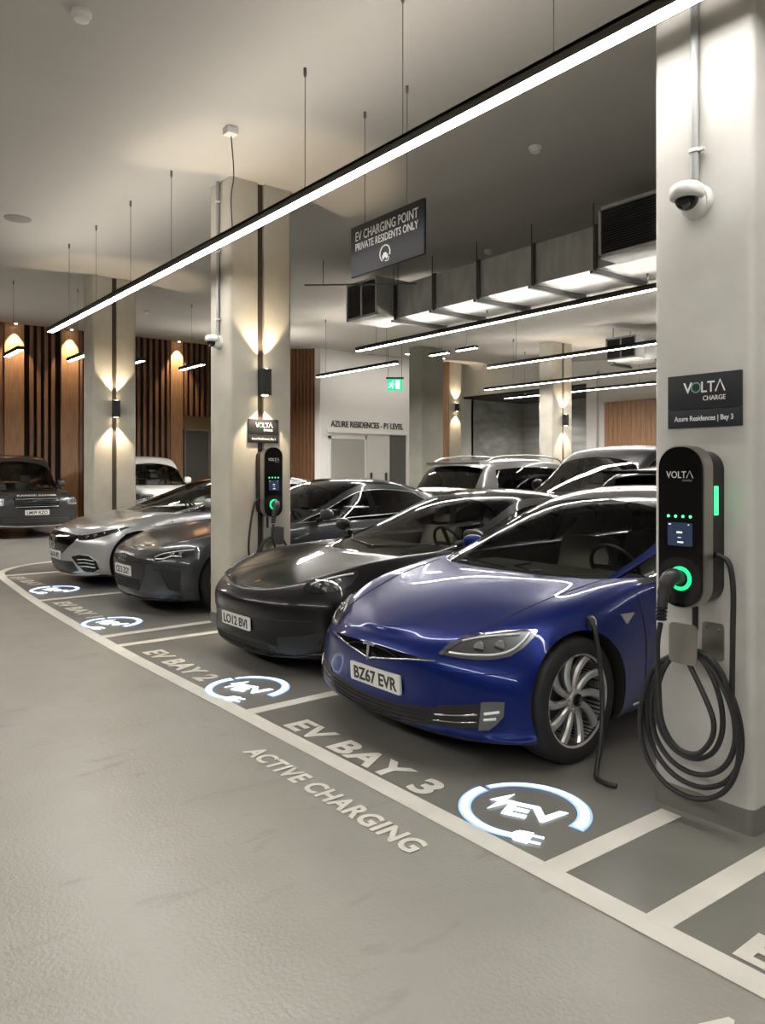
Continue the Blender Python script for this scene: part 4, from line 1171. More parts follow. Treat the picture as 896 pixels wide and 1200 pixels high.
o = text_obj('wall_lettering', 'AZURE RESIDENCES - P1 LEVEL', .25, mat('grey_lettering', (.05, .05, .05), .5), frameM((14.0, YL - .012, 2.86), (1, 0, 0), (0, 0, 1)), bold=.004, extrude=.008, width=2.75)
tag(o, 'dark lettering AZURE RESIDENCES - P1 LEVEL across the white lobby wall', 'lettering')
# far side: recess, beam, white wall with timber panel
wallbox('wall_right', (18.0, 18.4, -7, 13.4, 0, 6), white_wall)
wallbox('wall_right_recess', (21.0, 21.4, 13.0, 18.8, 0, 6), tile_m)
struct(boxo('beam_1', (18.0, 18.5, 13.4, 18.5, 4.05, 5.6), white_wall))
struct(boxo('ceiling_recess', (18.05, 21.0, 13.4, 18.5, 3.98, 4.05), mat('dark_soffit', (.03, .03, .03), .8)))
wallbox('wall_recess_end', (18.4, 21.4, 18.5, 18.8, 0, 4.0), tile_m)
wallbox('wall_recess_side', (18.4, 21, 13.2, 13.4, 0, 4.0), tile_m)
bm = nb()
y = 9.2
while y < 12.72:
    box(bm, 17.92, 18.0, y, y + .135, 0.0, 3.45, .006); y += .145
struct(obj('trim_4', bm, board_m))
struct(boxo('trim_5', (17.9, 18.0, 13.05, 13.4, 0, 4.35), white_wall))

def column(name, x0, x1, y0, y1, label, groove=None, m=None, foot=True):
    t = thing(name, label, 'pillar', ((x0 + x1) / 2, (y0 + y1) / 2, 0), 0, 'concrete pillars')
    hx, hy = (x1 - x0) / 2, (y1 - y0) / 2; top = CE(y0) + .01
    bm = nb()
    poly = []
    r = .035
    for cx, cy, a0 in ((hx - r, hy - r, 0), (-hx + r, hy - r, 90), (-hx + r, -hy + r, 180), (hx - r, -hy + r, 270)):
        for i in range(6):
            a = R(a0 + 18 * i); poly.append((cx + r * math.cos(a), cy + r * math.sin(a)))
    if groove is not None:
        g = groove - (x0 + x1) / 2; w = .038
        out = []
        for i, p in enumerate(poly):
            out.append(p)
            if i == 17: out += [(g - w, -hy), (g - w, -hy + .05), (g + w, -hy + .05), (g + w, -hy)]
        poly = out
    prism(bm, poly, 0, top)
    obj('shaft', bm, m or concrete, t, smooth=30)
    if groove is not None:
        g = groove - (x0 + x1) / 2
        boxo('groove_strip', (g - .037, g + .037, -hy + .035, -hy + .049, 0.1, top - .01), groove_m, t)
    if foot:
        bm = nb(); pl2 = [(p[0] * (hx + .004) / hx, p[1] * (hy + .004) / hy) for p in poly if groove is None or abs(p[1]) > hy - .045 or abs(p[0]) > hx - .05]
        prism(bm, pl2, 0, .11); obj('painted_foot', bm, skirt_m, t, smooth=30)
    return t
column('concrete_pillar', 3.22, 3.95, 1.56, 2.03, 'broad concrete pillar nearest the camera carrying the large charger')
column('concrete_pillar', 3.45, 4.15, 6.80, 7.26, 'concrete pillar between the black car and the grey car', 3.79, concrete_w)
column('concrete_pillar', 3.78, 4.47, 12.1, 12.56, 'concrete pillar beside the silver car, furthest left', 4.12, concrete_w)
column('concrete_pillar', 14.1, 14.82, 11.5, 11.92, 'pale concrete pillar with a lit wall lamp above the black off-roader', 14.48, concrete_w)
column('concrete_pillar', 13.0, 13.75, 14.85, 15.40, 'plain grey-green concrete pillar right of the lobby wall', None, concrete_d)
tp = column('timber_pillar', 16.82, 17.36, 17.9, 18.3, 'slim pillar with timber clad side and wall lamp at far recess', None, concrete_w, False)
boxo('timber_cladding', (-.30, -.272, -.20, .20, 0, CE(18.1) - .03), board_m, tp)

# ------------------------------------------------------------ wall lamps (up and down)
def sconce(x, y, z, label, dirv=(0, -1), e=60):
    t = thing('wall_lamp', label, 'lamp', (x, y, z), math.atan2(dirv[1], dirv[0]) + PI / 2, 'black up-down wall lamps')
    bm = nb(); prism(bm, rrect(.105, .10, .012), -.13, .13); obj('lamp_body', bm, lamp_black, t, smooth=40)
    bm = nb(); box(bm, -.03, .03, .04, .075, -.05, .05); obj('mount', bm, lamp_black, t)
    for s in (1, -1):
        bm = nb(); lathe(bm, [(.001, 0), (.032, 0), (.032, .004 * s), (.001, .004 * s)], 20, 'z'); bmesh.ops.recalc_face_normals(bm, faces=bm.faces)
        obj('lamp_lens', bm, warm_m, t, loc=(0, 0, .130 * s + (0 if s > 0 else 0)))
        l = bpy.data.lights.new('lamp_beam', 'SPOT'); l.energy = e; l.color = (1.0, .80, .55); l.spot_size = R(80); l.spot_blend = .38; l.shadow_soft_size = .012
        lo_ = bpy.data.objects.new('lamp_beam', l); link(lo_, t); lo_.location = (0, -.035, .142 * s); lo_.rotation_euler = (PI if s > 0 else 0, 0, 0)
sconce(3.79, 6.72, 2.44, 'black up-down wall lamp above the sign on the middle pillar')
sconce(4.12, 12.02, 2.53, 'black up-down wall lamp on the far left pillar')
sconce(14.48, 11.42, 2.75, 'black up-down wall lamp on the pale pillar behind the parked cars')
sconce(17.09, 17.82, 3.6, 'black up-down wall lamp on the slim timber pillar')
for i, (p, w) in enumerate(pil[:4]):
    t = thing('downlight', ['recessed downlight above the leftmost visible timber board', 'recessed downlight above the timber board left of the far pillar', 'recessed downlight above the timber board right of the far pillar', 'recessed downlight above a timber board outside the left edge'][i], 'lamp', (p, YW - .22, CE(YW - .22)), 0, 'downlights over the timber wall')
    bm = nb(); lathe(bm, [(.001, -.012), (.06, -.012), (.075, -.004), (.075, .01), (.001, .01)], 24, 'z'); bmesh.ops.recalc_face_normals(bm, faces=bm.faces); obj('trim_ring', bm, white_pl, t, smooth=40)
    bm = nb(); lathe(bm, [(.001, -.016), (.04, -.016), (.04, -.012), (.001, -.012)], 20, 'z'); bmesh.ops.recalc_face_normals(bm, faces=bm.faces); obj('lamp_lens', bm, warm_m, t)
    l = bpy.data.lights.new('lamp_beam', 'SPOT'); l.energy = 420; l.color = (1.0, .74, .45); l.spot_size = R(60); l.spot_blend = .5; l.shadow_soft_size = .02
    lo_ = bpy.data.objects.new('lamp_beam', l); link(lo_, t); lo_.location = (0, 0, -.03); lo_.rotation_euler = (R(6), 0, 0)

for i, xx in enumerate((12.9, 14.3, 15.7)):  # downlights added only to brighten the lobby wall
    yy = YL - 1.5
    t = thing('downlight', 'added ceiling downlight washing the white lobby wall, ' + ['above its left end', 'above the lettering start', 'above the lettering end', 'near the plain pillar'][i], 'lamp', (xx, yy, CE(yy)), 0, 'added lobby wall fill lights')
    bm = nb(); lathe(bm, [(.001, -.012), (.07, -.012), (.085, -.004), (.085, .01), (.001, .01)], 24, 'z'); bmesh.ops.recalc_face_normals(bm, faces=bm.faces); obj('trim_ring', bm, white_pl, t, smooth=40)
    bm = nb(); lathe(bm, [(.001, -.016), (.06, -.016), (.06, -.012), (.001, -.012)], 20, 'z'); bmesh.ops.recalc_face_normals(bm, faces=bm.faces); obj('lamp_lens', bm, mat('added_cool_lamp', (1, 1, 1), .4, emit=(1, .96, .9), es=20), t)
    l = bpy.data.lights.new('lamp_beam', 'SPOT'); l.energy = 42; l.color = (1.0, .95, .88); l.spot_size = R(130); l.spot_blend = .8; l.shadow_soft_size = .08
    lo_ = bpy.data.objects.new('lamp_beam', l); link(lo_, t); lo_.location = (0, 0, -.04); lo_.rotation_euler = (R(38), 0, 0)

for i, yy in enumerate((14.6, 16.6)):  # extra lamps added to lift the dark recess tiles
    t = thing('downlight', 'added downlight brightening the dark recess, ' + ['on the near pillar side', 'on the lobby side'][i], 'lamp', (19.8, yy, 3.98), 0, 'added recess fill lights')
    bm = nb(); lathe(bm, [(.001, -.012), (.07, -.012), (.085, -.004), (.085, .01), (.001, .01)], 24, 'z'); bmesh.ops.recalc_face_normals(bm, faces=bm.faces); obj('trim_ring', bm, white_pl, t, smooth=40)
    l = bpy.data.lights.new('lamp_beam', 'SPOT'); l.energy = 170; l.color = (1.0, .96, .9); l.spot_size = R(140); l.spot_blend = .8; l.shadow_soft_size = .08
    lo_ = bpy.data.objects.new('lamp_beam', l); link(lo_, t); lo_.location = (0, 0, -.04)

# ------------------------------------------------------------ suspended linear lights
def linear(label, x, y0, y1, z, wires, w=.095, h=.06, es=37, ue=22, up=True, feed=None, group='suspended linear lights', x_dir=False):
    t = thing('linear_light', label, 'light', (x, y0, z), 0, group)
    L = y1 - y0
    bm = nb(); box(bm, -w / 2, -w / 2 + .008, 0, L, 0, h); box(bm, w / 2 - .008, w / 2, 0, L, 0, h); box(bm, -w / 2, w / 2, 0, L, h - .02, h - .004); box(bm, -w / 2, w / 2, -.006, 0, 0, h); box(bm, -w / 2, w / 2, L, L + .006, 0, h)
    obj('housing', bm, mat('bar_housing', (.05, .047, .043), .45), t)
    boxo('diffuser', (-w / 2 + .008, w / 2 - .008, .002, L - .002, .0, .02), mat('linear_diffuser_%d' % es, (1, 1, 1), .4, emit=(1.0, .965, .91), es=es), t)
    if up: boxo('uplight', (-w / 2 + .016, w / 2 - .016, .05, L - .05, h - .004, h), mat('uplight_diffuser_%d' % ue, (1, 1, 1), .4, emit=(1.0, .94, .85), es=ue), t)
    for yy in wires:
        bm = nb(); top = (CE(yy) if not (6.9 < x < 7.9 and yy < 8.6) else 3.688) - z
        cyl(bm, (0, yy - y0, h), (0, yy - y0, top), .0028, 6)
        lathe(bm, [(.003, top - .07), (.012, top - .05), (.012, top - .0), (.003, top)], 10, 'z', Matrix.Translation((0, yy - y0, 0)))
        lathe(bm, [(.010, h), (.010, h + .02), (.003, h + .04)], 10, 'z', Matrix.Translation((0, yy - y0, 0)))
        bmesh.ops.recalc_face_normals(bm, faces=bm.faces)
        obj('suspension_wire', bm, rail_m, t)
    if feed is not None:
        bm = nb(); top = CE(feed) - z
        tube(bm, smooth_pts([(.04, feed - y0, h), (.03, feed - y0 + .01, h + .3), (.05, feed - y0, top * .6), (.035, feed - y0 + .02, top - .05)], 6), .005, 6)
        obj('power_cord', bm, black, t, smooth=60)
        bm = nb(); box(bm, -.03, .07, feed - y0 - .05, feed - y0 + .05, top - .06, top, .006); obj('ceiling_box', bm, white_pl, t, smooth=40)
    return t
linear('long linear light crossing the picture from top centre down to left', 2.95, -1.6, 11.3, 3.5, (2.4, 3.55, 4.65, 7.05, 8.15, 9.3, 10.4), feed=5.85)
linear('linear light under the steel duct, from behind near pillar to left', 7.35, 1.2, 10.0, 3.5, (2.4, 4.7, 7.1, 9.5), w=.085, es=60, ue=20)
linear('short linear light in front of the white lobby wall', 8.75, 10.7, 13.3, 3.5, (11.0, 13.0), w=.08, es=210, ue=50)
linear('linear light above the parked cars, passing in front of the pale pillar', 10.5, 3.5, 10.1, 3.5, (5.0, 9.4), w=.08, es=95, ue=32)
linear('linear light low in the background right of the pale pillar, upper of two', 13.3, 6.2, 12.9, 3.5, (7.0, 12.0), w=.08, es=95, ue=32)
linear('linear light furthest right in the background recess, lowest in view', 15.3, 9.6, 14.1, 3.5, (10.0, 13.4), w=.08, es=95, ue=32)
for i, (xx, yy) in enumerate(((3.0, 13.2), (4.0, 13.1), (5.0, 13.2), (6.05, 13.0))):
    linear(['short linear light at the far left edge', 'short linear light just left of the far left pillar', 'short linear light just right of the far left pillar', 'short linear light left of the middle pillar'][i], xx, yy, yy + 1.0, 3.5, (yy + .5,), group='short linear lights by the timber wall', up=False)
for y0, y1, x, lb in ((-5.5, 3.5, -2.2, 'added unseen linear light over the driving lane behind the camera'), (5, 13, -2.2, 'added unseen linear light over the driving lane outside the left edge'), (-5.5, -2.2, 7.35, 'added unseen linear light behind the near pillar outside the right edge'),
                      (15.5, 21.5, 1.2, 'added unseen linear light over the far lane outside the left edge'), (-5, 3.2, 13.3, 'added unseen linear light over the back row outside the right edge')):
    linear(lb, x, y0, y1, 3.5, (y0 + .5, y1 - .5), group='added unseen linear lights', up=True, es=112 if x < 9 else 120, ue=40 if x < 9 else 60)  # bars out of view, added as ambient fill for lane and back rows
linear('added unseen linear light filling the lobby wall, hidden behind the middle pillar', 9.0, 15.0, 17.7, 3.5, (15.4, 17.3), group='added unseen linear lights', es=480, ue=90)  # added out of sight to throw more light on the lobby wall
for y0, lb in ((11.0, 'short bright ceiling bar right of the plain grey-green pillar head'), (10.22, 'short bright ceiling bar left of the long background light')):
    linear(lb, 10.3, y0, y0 + .52, 3.88, (y0 + .26,), w=.10, h=.05, es=120, ue=30, group='short ceiling bars')

# ------------------------------------------------------------ ventilation ducts
def grille_box(x0, x1, y0, y1, z0, z1, label):
    t = thing('duct_grille', label, 'vent', ((x0 + x1) / 2, (y0 + y1) / 2, z0), 0, 'duct grilles')
    cx, cy = (x0 + x1) / 2, (y0 + y1) / 2
    bm = nb(); box(bm, x0 - cx + .02, x1 - cx, y0 - cy, y1 - cy, 0, z1 - z0, .006); obj('housing', bm, galv, t, smooth=30)
    bm = nb(); X = x0 - cx
    H = z1 - z0; ya, yb = y0 - cy, y1 - cy
    for a in (ya, (ya + yb) / 2 - .015, yb - .03): box(bm, X - .006, X + .02, a, a + .03, 0, H)
    for a in (0, H - .035): box(bm, X - .006, X + .02, ya, yb, a, a + .035)
    obj('grille_frame', bm, galv, t)
    boxo('grille_backing', (X + .012, X + .019, ya + .03, yb - .03, .03, H - .03), matt_black, t)
    bm = nb(); k = 18
    for i in range(k):
        z = .045 + (H - .09) * i / (k - 1)
        box(bm, -.008, .008, ya + .03, yb - .03, -.003, .003, M=Matrix.Translation((X + .004, 0, z)) @ Matrix.Rotation(R(35), 4, 'Y'))
    obj('louvres', bm, rail_m, t)
def duct(x0, x1, ys, z0, z1, label):
    t = thing('ventilation_duct', label, 'duct', ((x0 + x1) / 2, ys[0], z0), 0)
    hw = (x1 - x0) / 2
    for i in range(len(ys) - 1):
        bm = nb(); a, b = ys[i] - ys[0], ys[i + 1] - ys[0]
        g = .012
        # each length is cross-broken: slight pyramid on the side sheet
        vs = box(bm, -hw, hw, a + g, b - g, 0, z1 - z0)
        fs = [f for f in bm.faces if abs(f.normal.x) > .9 or f.normal.z < -.9]
        r = bmesh.ops.poke(bm, faces=fs, offset=.010)
        obj('duct_length', bm, galv, t)
    for y in ys:
        bm = nb(); a = y - ys[0]; h = z1 - z0; e = .028
        for bx in ((-hw - e, -hw + .0, -e, h + .01), (hw, hw + e, -e, h + .01)): box(bm, bx[0], bx[1], a - .02, a + .02, bx[2], bx[3])
        box(bm, -hw, hw, a - .02, a + .02, -e, 0); box(bm, -hw, hw, a - .02, a + .02, h, h + .01)
        obj('duct_flange', bm, rail_m, t)
        bm = nb()
        for xx in (-hw - .05, hw + .05): cyl(bm, (xx, a, -.06), (xx, a, CE(y) - z0), .007, 6)
        box(bm, -hw - .09, hw + .09, a - .02, a + .02, -.062, -.030)
        obj('duct_hanger', bm, rail_m, t)
    return t
duct(6.95, 7.88, [2.2, 3.1, 4.1, 5.07, 5.94, 6.84, 7.68, 8.5], 3.75, 4.22, 'long galvanised ventilation duct under the ceiling behind the hanging sign')
grille_box(6.6, 7.35, 8.52, 9.25, 3.77, 4.32, 'square double grille at left end of the ventilation duct')
grille_box(6.55, 6.90, 3.3, 4.75, 3.72, 4.24, 'large louvred grille on the duct beside the near pillar')
duct(13.5, 14.0, [6.4, 7.4, 8.4, 9.4], 3.78, 4.25, 'second small ventilation duct in the background beside near pillar')
grille_box(13.2, 13.5, 8.7, 9.4, 3.80, 4.25, 'small grille on the background duct')
# thin ceiling conduit
bm = nb(); cyl(bm, (5.7, 9.0, CE(9) - .35), (6.9, 8.0, CE(8) - .32), .012, 8)
for q in ((5.9, 8.83), (6.7, 8.17)): cyl(bm, (q[0], q[1], CE(q[1]) - .35), (q[0], q[1], CE(q[1])), .006, 6)
tag(obj('ceiling_conduit', bm, rail_m, smooth=40), 'thin dark conduit hung under the ceiling left of the duct', 'pipe')

# ------------------------------------------------------------ hanging sign
def on_ceiling(px, py):
    t = (px - 448) / 892; k = (552 - py) / 892; dx, dy = .618 + .786 * t, .786 - .618 * t
    d = 2.9 / k
    for _ in range(30): d = (CE(dy * d) - 1.55) / k
    return dx * d, dy * d
t = thing('hanging_sign', 'dark hanging sign reading EV CHARGING POINT PRIVATE RESIDENTS ONLY', 'sign', (3.69, 4.64, 3.14), 0)
sign_m = mat('sign_slate', (.018, .019, .024), .5, 0, 0, spec=.35)
bm = nb(); box(bm, -.012, .012, -.455, .455, 0, .41, .004); obj('sign_panel', bm, sign_m, t, smooth=40)
F_ = lambda z: frameM((-.0135, 0, z), (0, -1, 0), (0, 0, 1))
text_obj('sign_lettering', 'EV CHARGING POINT', .105, white_paint_sign, F_(.285), t, bold=.0006, extrude=.001, width=.78)
text_obj('sign_lettering', 'PRIVATE RESIDENTS ONLY', .085, white_paint_sign, F_(.205), t, bold=.0006, extrude=.001, width=.78)
bm = nb(); M = F_(.105)
ring = [M @ Vector((.062 * math.cos(R(a)), .062 * math.sin(R(a)), .001)) for a in range(-20, 241, 10)]
tube(bm, ring, .005, 6)
box(bm, -.035, .035, -.012, .010, 0, .002, M=M @ Matrix.Translation((0, -.02, 0))); box(bm, -.022, .018, .010, .026, 0, .002, M=M @ Matrix.Translation((0, -.02, 0)))
for s in (-.02, .02): lathe(bm, [(.010, 0), (.010, .003)], 12, 'z', M @ Matrix.Translation((s, -.036, 0)))
tube(bm, [M @ Vector(p) for p in ((.035, -.03, .001), (.05, -.045, .001), (.035, -.062, .001), (0, -.06, .001))], .004, 6)
obj('sign_symbol', bm, white_paint_sign, t)
for y in (-.25, .28):
    bm = nb(); cyl(bm, (0, y, .41), (0, y, CE(4.64 + y) - 3.14), .003, 6); lathe(bm, [(.012, CE(4.64 + y) - 3.19), (.012, CE(4.64 + y) - 3.14)], 10, 'z', Matrix.Translation((0, y, 0))); obj('sign_wire', bm, rail_m, t)

# exit sign
t = thing('exit_sign', 'small green lit running man exit sign before the white lobby wall', 'sign', (12.0, 14.75, 3.56), R(-38))
bm = nb(); box(bm, -.19, .19, -.015, .015, 0, .29, .004); obj('sign_panel', bm, mat('exit_green', (.02, .45, .25), .4, emit=(.03, .62, .32), es=.9), t)
em = mat('exit_white', (.9, .95, .9), .4, emit=(.8, 1, .9), es=1.3)
bm = nb(); M = frameM((-.08, -.017, .145), (1, 0, 0), (0, 0, 1))
for p, w in (([(.01, .05), (-.01, -.01), (.03, -.05), (.02, -.10)], .012), ([(-.01, -.01), (-.04, -.06), (-.08, -.06)], .012), ([(.01, .04), (.05, .02), (.06, -.01)], .009), ([(.01, .04), (-.05, .03), (-.06, 0)], .009)):
    tube(bm, [M @ Vector((q[0], q[1], 0)) for q in p], w, 6, flat=1)
lathe(bm, [(.018, 0), (.018, .003)], 12, 'z', M @ Matrix.Translation((.03, .085, 0)))
box(bm, .10, .20, -.10, .11, 0, .003, M=M); obj('sign_symbol', bm, em, t)
boxo('sign_bracket', (-.22, .22, -.03, .03, .29, .33), lamp_black, t)
bm = nb()
for x in (-.17, .17): cyl(bm, (x, 0, .33), (x, 0, CE(14.75) - 3.56), .006, 6)
obj('sign_rod', bm, rail_m, t)

# ceiling devices
def ceil_dev(name, px, py, label, cat, prof, m=None, eye=False):
    x, y = on_ceiling(px, py)
    t = thing(name, label, cat, (x, y, CE(y)), 0)
    bm = nb(); lathe(bm, prof, 32, 'z'); bmesh.ops.recalc_face_normals(bm, faces=bm.faces); obj('housing', bm, m or white_pl, t, smooth=40)
    if eye:
        bm = nb(); r = prof[-2][0]; h = prof[-2][1]
        lathe(bm, [(r * .98, h + .018), (r * 1.02, h + .016), (r * 1.02, h + .006), (r * .98, h + .004)], 32, 'z', closed=True); obj('sensor_slot', bm, black, t)
ceil_dev('smoke_detector', 96, 14, 'white round smoke detector at the top left of the ceiling', 'smoke detector', [(.001, 0), (.062, 0), (.062, -.022), (.05, -.03), (.045, -.055), (.03, -.062), (.001, -.062)], eye=True)
ceil_dev('smoke_detector', 627, 172, 'small white smoke detector right of the hanging sign', 'smoke detector', [(.001, 0), (.055, 0), (.055, -.02), (.045, -.028), (.04, -.05), (.028, -.056), (.001, -.056)], eye=True)
ceil_dev('ceiling_speaker', 21, 256, 'flat round ceiling speaker at the left edge', 'speaker', [(.001, .0), (.145, 0), (.145, -.008), (.12, -.014), (.001, -.014)], m=mat('speaker_grey', (.22, .21, .20), .7))
ceil_dev('smoke_detector', 572, 293 + 9999 - 9999, 'tiny white detector on the ceiling behind the duct', 'smoke detector', [(.001, 0), (.055, 0), (.055, -.02), (.04, -.05), (.028, -.056), (.001, -.056)])
ceil_dev('smoke_detector', 172, 364, 'small dark topped detector hung right of the far left pillar', 'smoke detector', [(.001, 0), (.055, 0), (.055, -.02), (.04, -.05), (.028, -.056), (.001, -.056)])

# dome cameras
def dome_cam(x, y, z, label, top, rz=0, s=1.0, conduit_m=None):
    """wall mount faces -x at rz = 0"""
    t = thing('security_camera', label, 'camera', (x, y, z), rz, 'dome security cameras')
    bm = nb(); lathe(bm, [(.001, 0), (.072 * s, 0), (.072 * s, -.012), (.060 * s, -.028), (.001, -.03)], 36, 'x'); bmesh.ops.recalc_face_normals(bm, faces=bm.faces); obj('mount_plate', bm, white_pl, t, smooth=40, loc=(0, 0, -.005))
    bm = nb()
    M = Matrix.Translation((-.085 * s, 0, .02))
    lathe(bm, [(.001, .035), (.050 * s, .035), (.066 * s, .022), (.070 * s, 0), (.070 * s, -.022), (.062 * s, -.030), (.05 * s, -.032)], 40, 'z', M)
    tube(bm, [(-.01, 0, -.02), (-.05 * s, 0, -.012), (-.085 * s, 0, .0)], [.058 * s, .05 * s, .04 * s], 20)
    bmesh.ops.recalc_face_normals(bm, faces=bm.faces); obj('housing', bm, white_pl, t, smooth=50)
    bm = nb(); lathe(bm, [(.048 * s * math.cos(R(a)), -.030 - .048 * s * math.sin(R(a)) + .02) for a in (0, 15, 30, 45, 60, 75, 88)], 32, 'z', Matrix.Translation((-.085 * s, 0, 0)))
    bmesh.ops.recalc_face_normals(bm, faces=bm.faces); obj('lens_dome', bm, gloss_black, t, smooth=60)
    bm = nb(); lathe(bm, [(.018, 0), (.018, .008), (.012, .004)], 20, 'z', frameM((-.115 * s, -.018, -.048), (0, -1, 0), (.4, 0, .9))); obj('lens', bm, mat('lens_grey', (.12, .12, .13), .2, .5), t)
    bm = nb(); cyl(bm, (-.012 - .01, 0, .05), (-.012 - .01, 0, top - z), .019, 14); obj('conduit', bm, conduit_m or pipe_m, t, smooth=60)
    bm = nb()
    for zz in ((.22, .9, 1.4) if top - z > 1.3 else (.22,)):
        lathe(bm, [(.019, -.008), (.025, -.008), (.025, .008), (.019, .008)], 16, 'z', Matrix.Translation((-.022, 0, zz)), closed=True); box(bm, -.03, -.012, -.045, -.02, zz - .008, zz + .008)
    obj('conduit_clip', bm, white_pl, t)
dome_cam(3.22, 1.81, 2.76, 'white dome security camera on the near pillar under a grey conduit', CE(1.8), s=1.05)
dome_cam(3.45, 7.03, 2.85, 'white dome security camera on the left side of middle pillar', CE(7.03))

# ------------------------------------------------------------ floor writing
letter_m = line_m
def floor_text(s, x, yc, size, width, label, bold=.004, group='painted bay names', rot=0.0):
    M = frameM((x, yc, .0045), (math.sin(rot), -math.cos(rot), 0), (math.cos(rot), math.sin(rot), 0))
    o = text_obj('floor_lettering', s, size, letter_m, M, None, bold=size * .035, extrude=.0008, width=width, space=1.08)
    tag(o, label, 'lettering', group)
floor_text('EV BAY 3', 2.395, 3.37, .235, 1.28, 'white painted words EV BAY 3 in front of the blue car')
floor_text('ACTIVE CHARGING', 1.99, 3.055, .155, 1.42, 'white painted words ACTIVE CHARGING on the lane side of the line')
floor_text('EV BAY 2', 2.41, 5.80, .235, 1.14, 'white painted words EV BAY 2 in front of the black car')
floor_text('EV BAY 1', 2.50, 8.78, .235, 1.20, 'white painted words EV BAY 1 in front of the grey car', rot=0.02)
floor_text('EV BAY 1', 2.62, 11.38, .235, 1.25, 'white painted lettering in front of the silver car', rot=0.05)
floor_text('EV BAY 4', 2.395, .62, .235, 1.22, 'white painted lettering cut off at the right edge, inside the line')
floor_text('ACTIVE CHARGING', 1.99, .42, .155, 1.42, 'white painted lettering cut off in the bottom right corner')

# lit charging symbols let into the floor
lit = mat('lit_symbol', (.8, .9, 1), .4, emit=(.74, .87, 1.0), es=1.15)
halo = mat('painted_glow', (.5, .7, 1), .4, emit=(.22, .45, 1.0), es=.42)  # soft blue glow around the strokes, painted as wider emissive arcs
def ev_symbol(x, y, r, label, ry=None):
    t = thing('lit_floor_symbol', label, 'floor sign', (x, y, .0045), R(24), 'lit EV symbols')
    ry = ry or r
    def arc(a0, a1, w0, w1, z0, z1, m, nm):
        bm = nb(); k = 40; A = []; B = []
        for i in range(k + 1):
            f = i / k; a = R(a0 + (a1 - a0) * f); w = (w0 + (w1 - w0) * f)
            A.append(Vector(((r + w) * math.cos(a), (ry + w) * math.sin(a), 0))); B.append(Vector(((r - w) * math.cos(a), (ry - w) * math.sin(a), 0)))
        lowA = [bm.verts.new((p.x, p.y, z0)) for p in A]; lowB = [bm.verts.new((p.x, p.y, z0)) for p in B]
        hA = [bm.verts.new((p.x, p.y, z1)) for p in A]; hB = [bm.verts.new((p.x, p.y, z1)) for p in B]
        for i in range(k):
            for q in ((hA[i], hA[i + 1], hB[i + 1], hB[i]), (lowA[i], lowB[i], lowB[i + 1], lowA[i + 1]), (lowA[i], lowA[i + 1], hA[i + 1], hA[i]), (lowB[i], hB[i], hB[i + 1], lowB[i + 1])): bm.faces.new(q)
        bm.faces.new((lowA[0], hA[0], hB[0], lowB[0])); bm.faces.new((lowA[-1], lowB[-1], hB[-1], hA[-1]))
        bmesh.ops.recalc_face_normals(bm, faces=bm.faces)
        return obj(nm, bm, m, t)
    # text runs along -y, its top towards +x : angle 0 is +x (top of the symbol), 90 is +y (its left)
    arc(55, -105, .008, .022, .003, .006, lit, 'symbol_arc')
    arc(64, 190, .019, .010, .003, .006, lit, 'symbol_arc')
    arc(57, -108, .020, .036, 0, .003, halo, 'arc_glow'); arc(62, 192, .033, .022, 0, .003, halo, 'arc_glow')
    M = frameM((0, 0, .0015), (0, -1, 0), (1, 0, 0))
    text_obj('symbol_lettering', 'EV', .19, lit, M @ Matrix.Translation((.045, -.085, 0)), t, bold=.006, extrude=.002, width=.27)
    bm = nb(); prism(bm, [(-.085, .13), (-.17, .02), (-.125, .025), (-.15, -.075), (-.06, .055), (-.105, .05)], -.001, .003, M); obj('bolt', bm, lit, t)
    # plug at the end of the lower-left arc
    bm = nb(); a = R(180)
    P = M @ Matrix.Translation((.05, -r * .97, 0))
    prism(bm, [(-.02, .02), (.0, .045), (.06, .05), (.06, -.05), (.0, -.045), (-.02, -.02)], -.001, .004, P)
    for s in (.022, -.034): prism(bm, [(.06, s + .012), (.11, s + .012), (.11, s), (.06, s)], -.001, .004, P)
    obj('plug', bm, lit, t)
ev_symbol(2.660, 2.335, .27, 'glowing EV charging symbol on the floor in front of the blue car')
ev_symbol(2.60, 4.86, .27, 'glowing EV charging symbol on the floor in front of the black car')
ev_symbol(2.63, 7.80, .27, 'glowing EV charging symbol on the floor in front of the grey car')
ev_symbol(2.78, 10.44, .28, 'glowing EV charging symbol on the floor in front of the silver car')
# ------------------------------------------------------------ chargers, their signs and cables
cable_m = mat('cable_rubber', (.018, .018, .019), .42)
screen_m = mat('screen_blue', (.02, .03, .05), .15, emit=(.03, .05, .10), es=.4)
ring_g = mat('ring_green', (.05, .6, .35), .3, emit=(.01, .62, .17), es=1.35)
dot_g = mat('indicator_green', (.1, .8, .5), .3, emit=(.08, 1.0, .3), es=1.7)
tag_g = mat('status_green', (.1, .8, .5), .3, emit=(.04, .75, .20), es=2.0)
scr_w = mat('screen_white', (.8, .85, .9), .3, emit=(.8, .88, 1), es=.9)
volta_m = mat('silver_lettering', (.75, .76, .76), .35, .2)

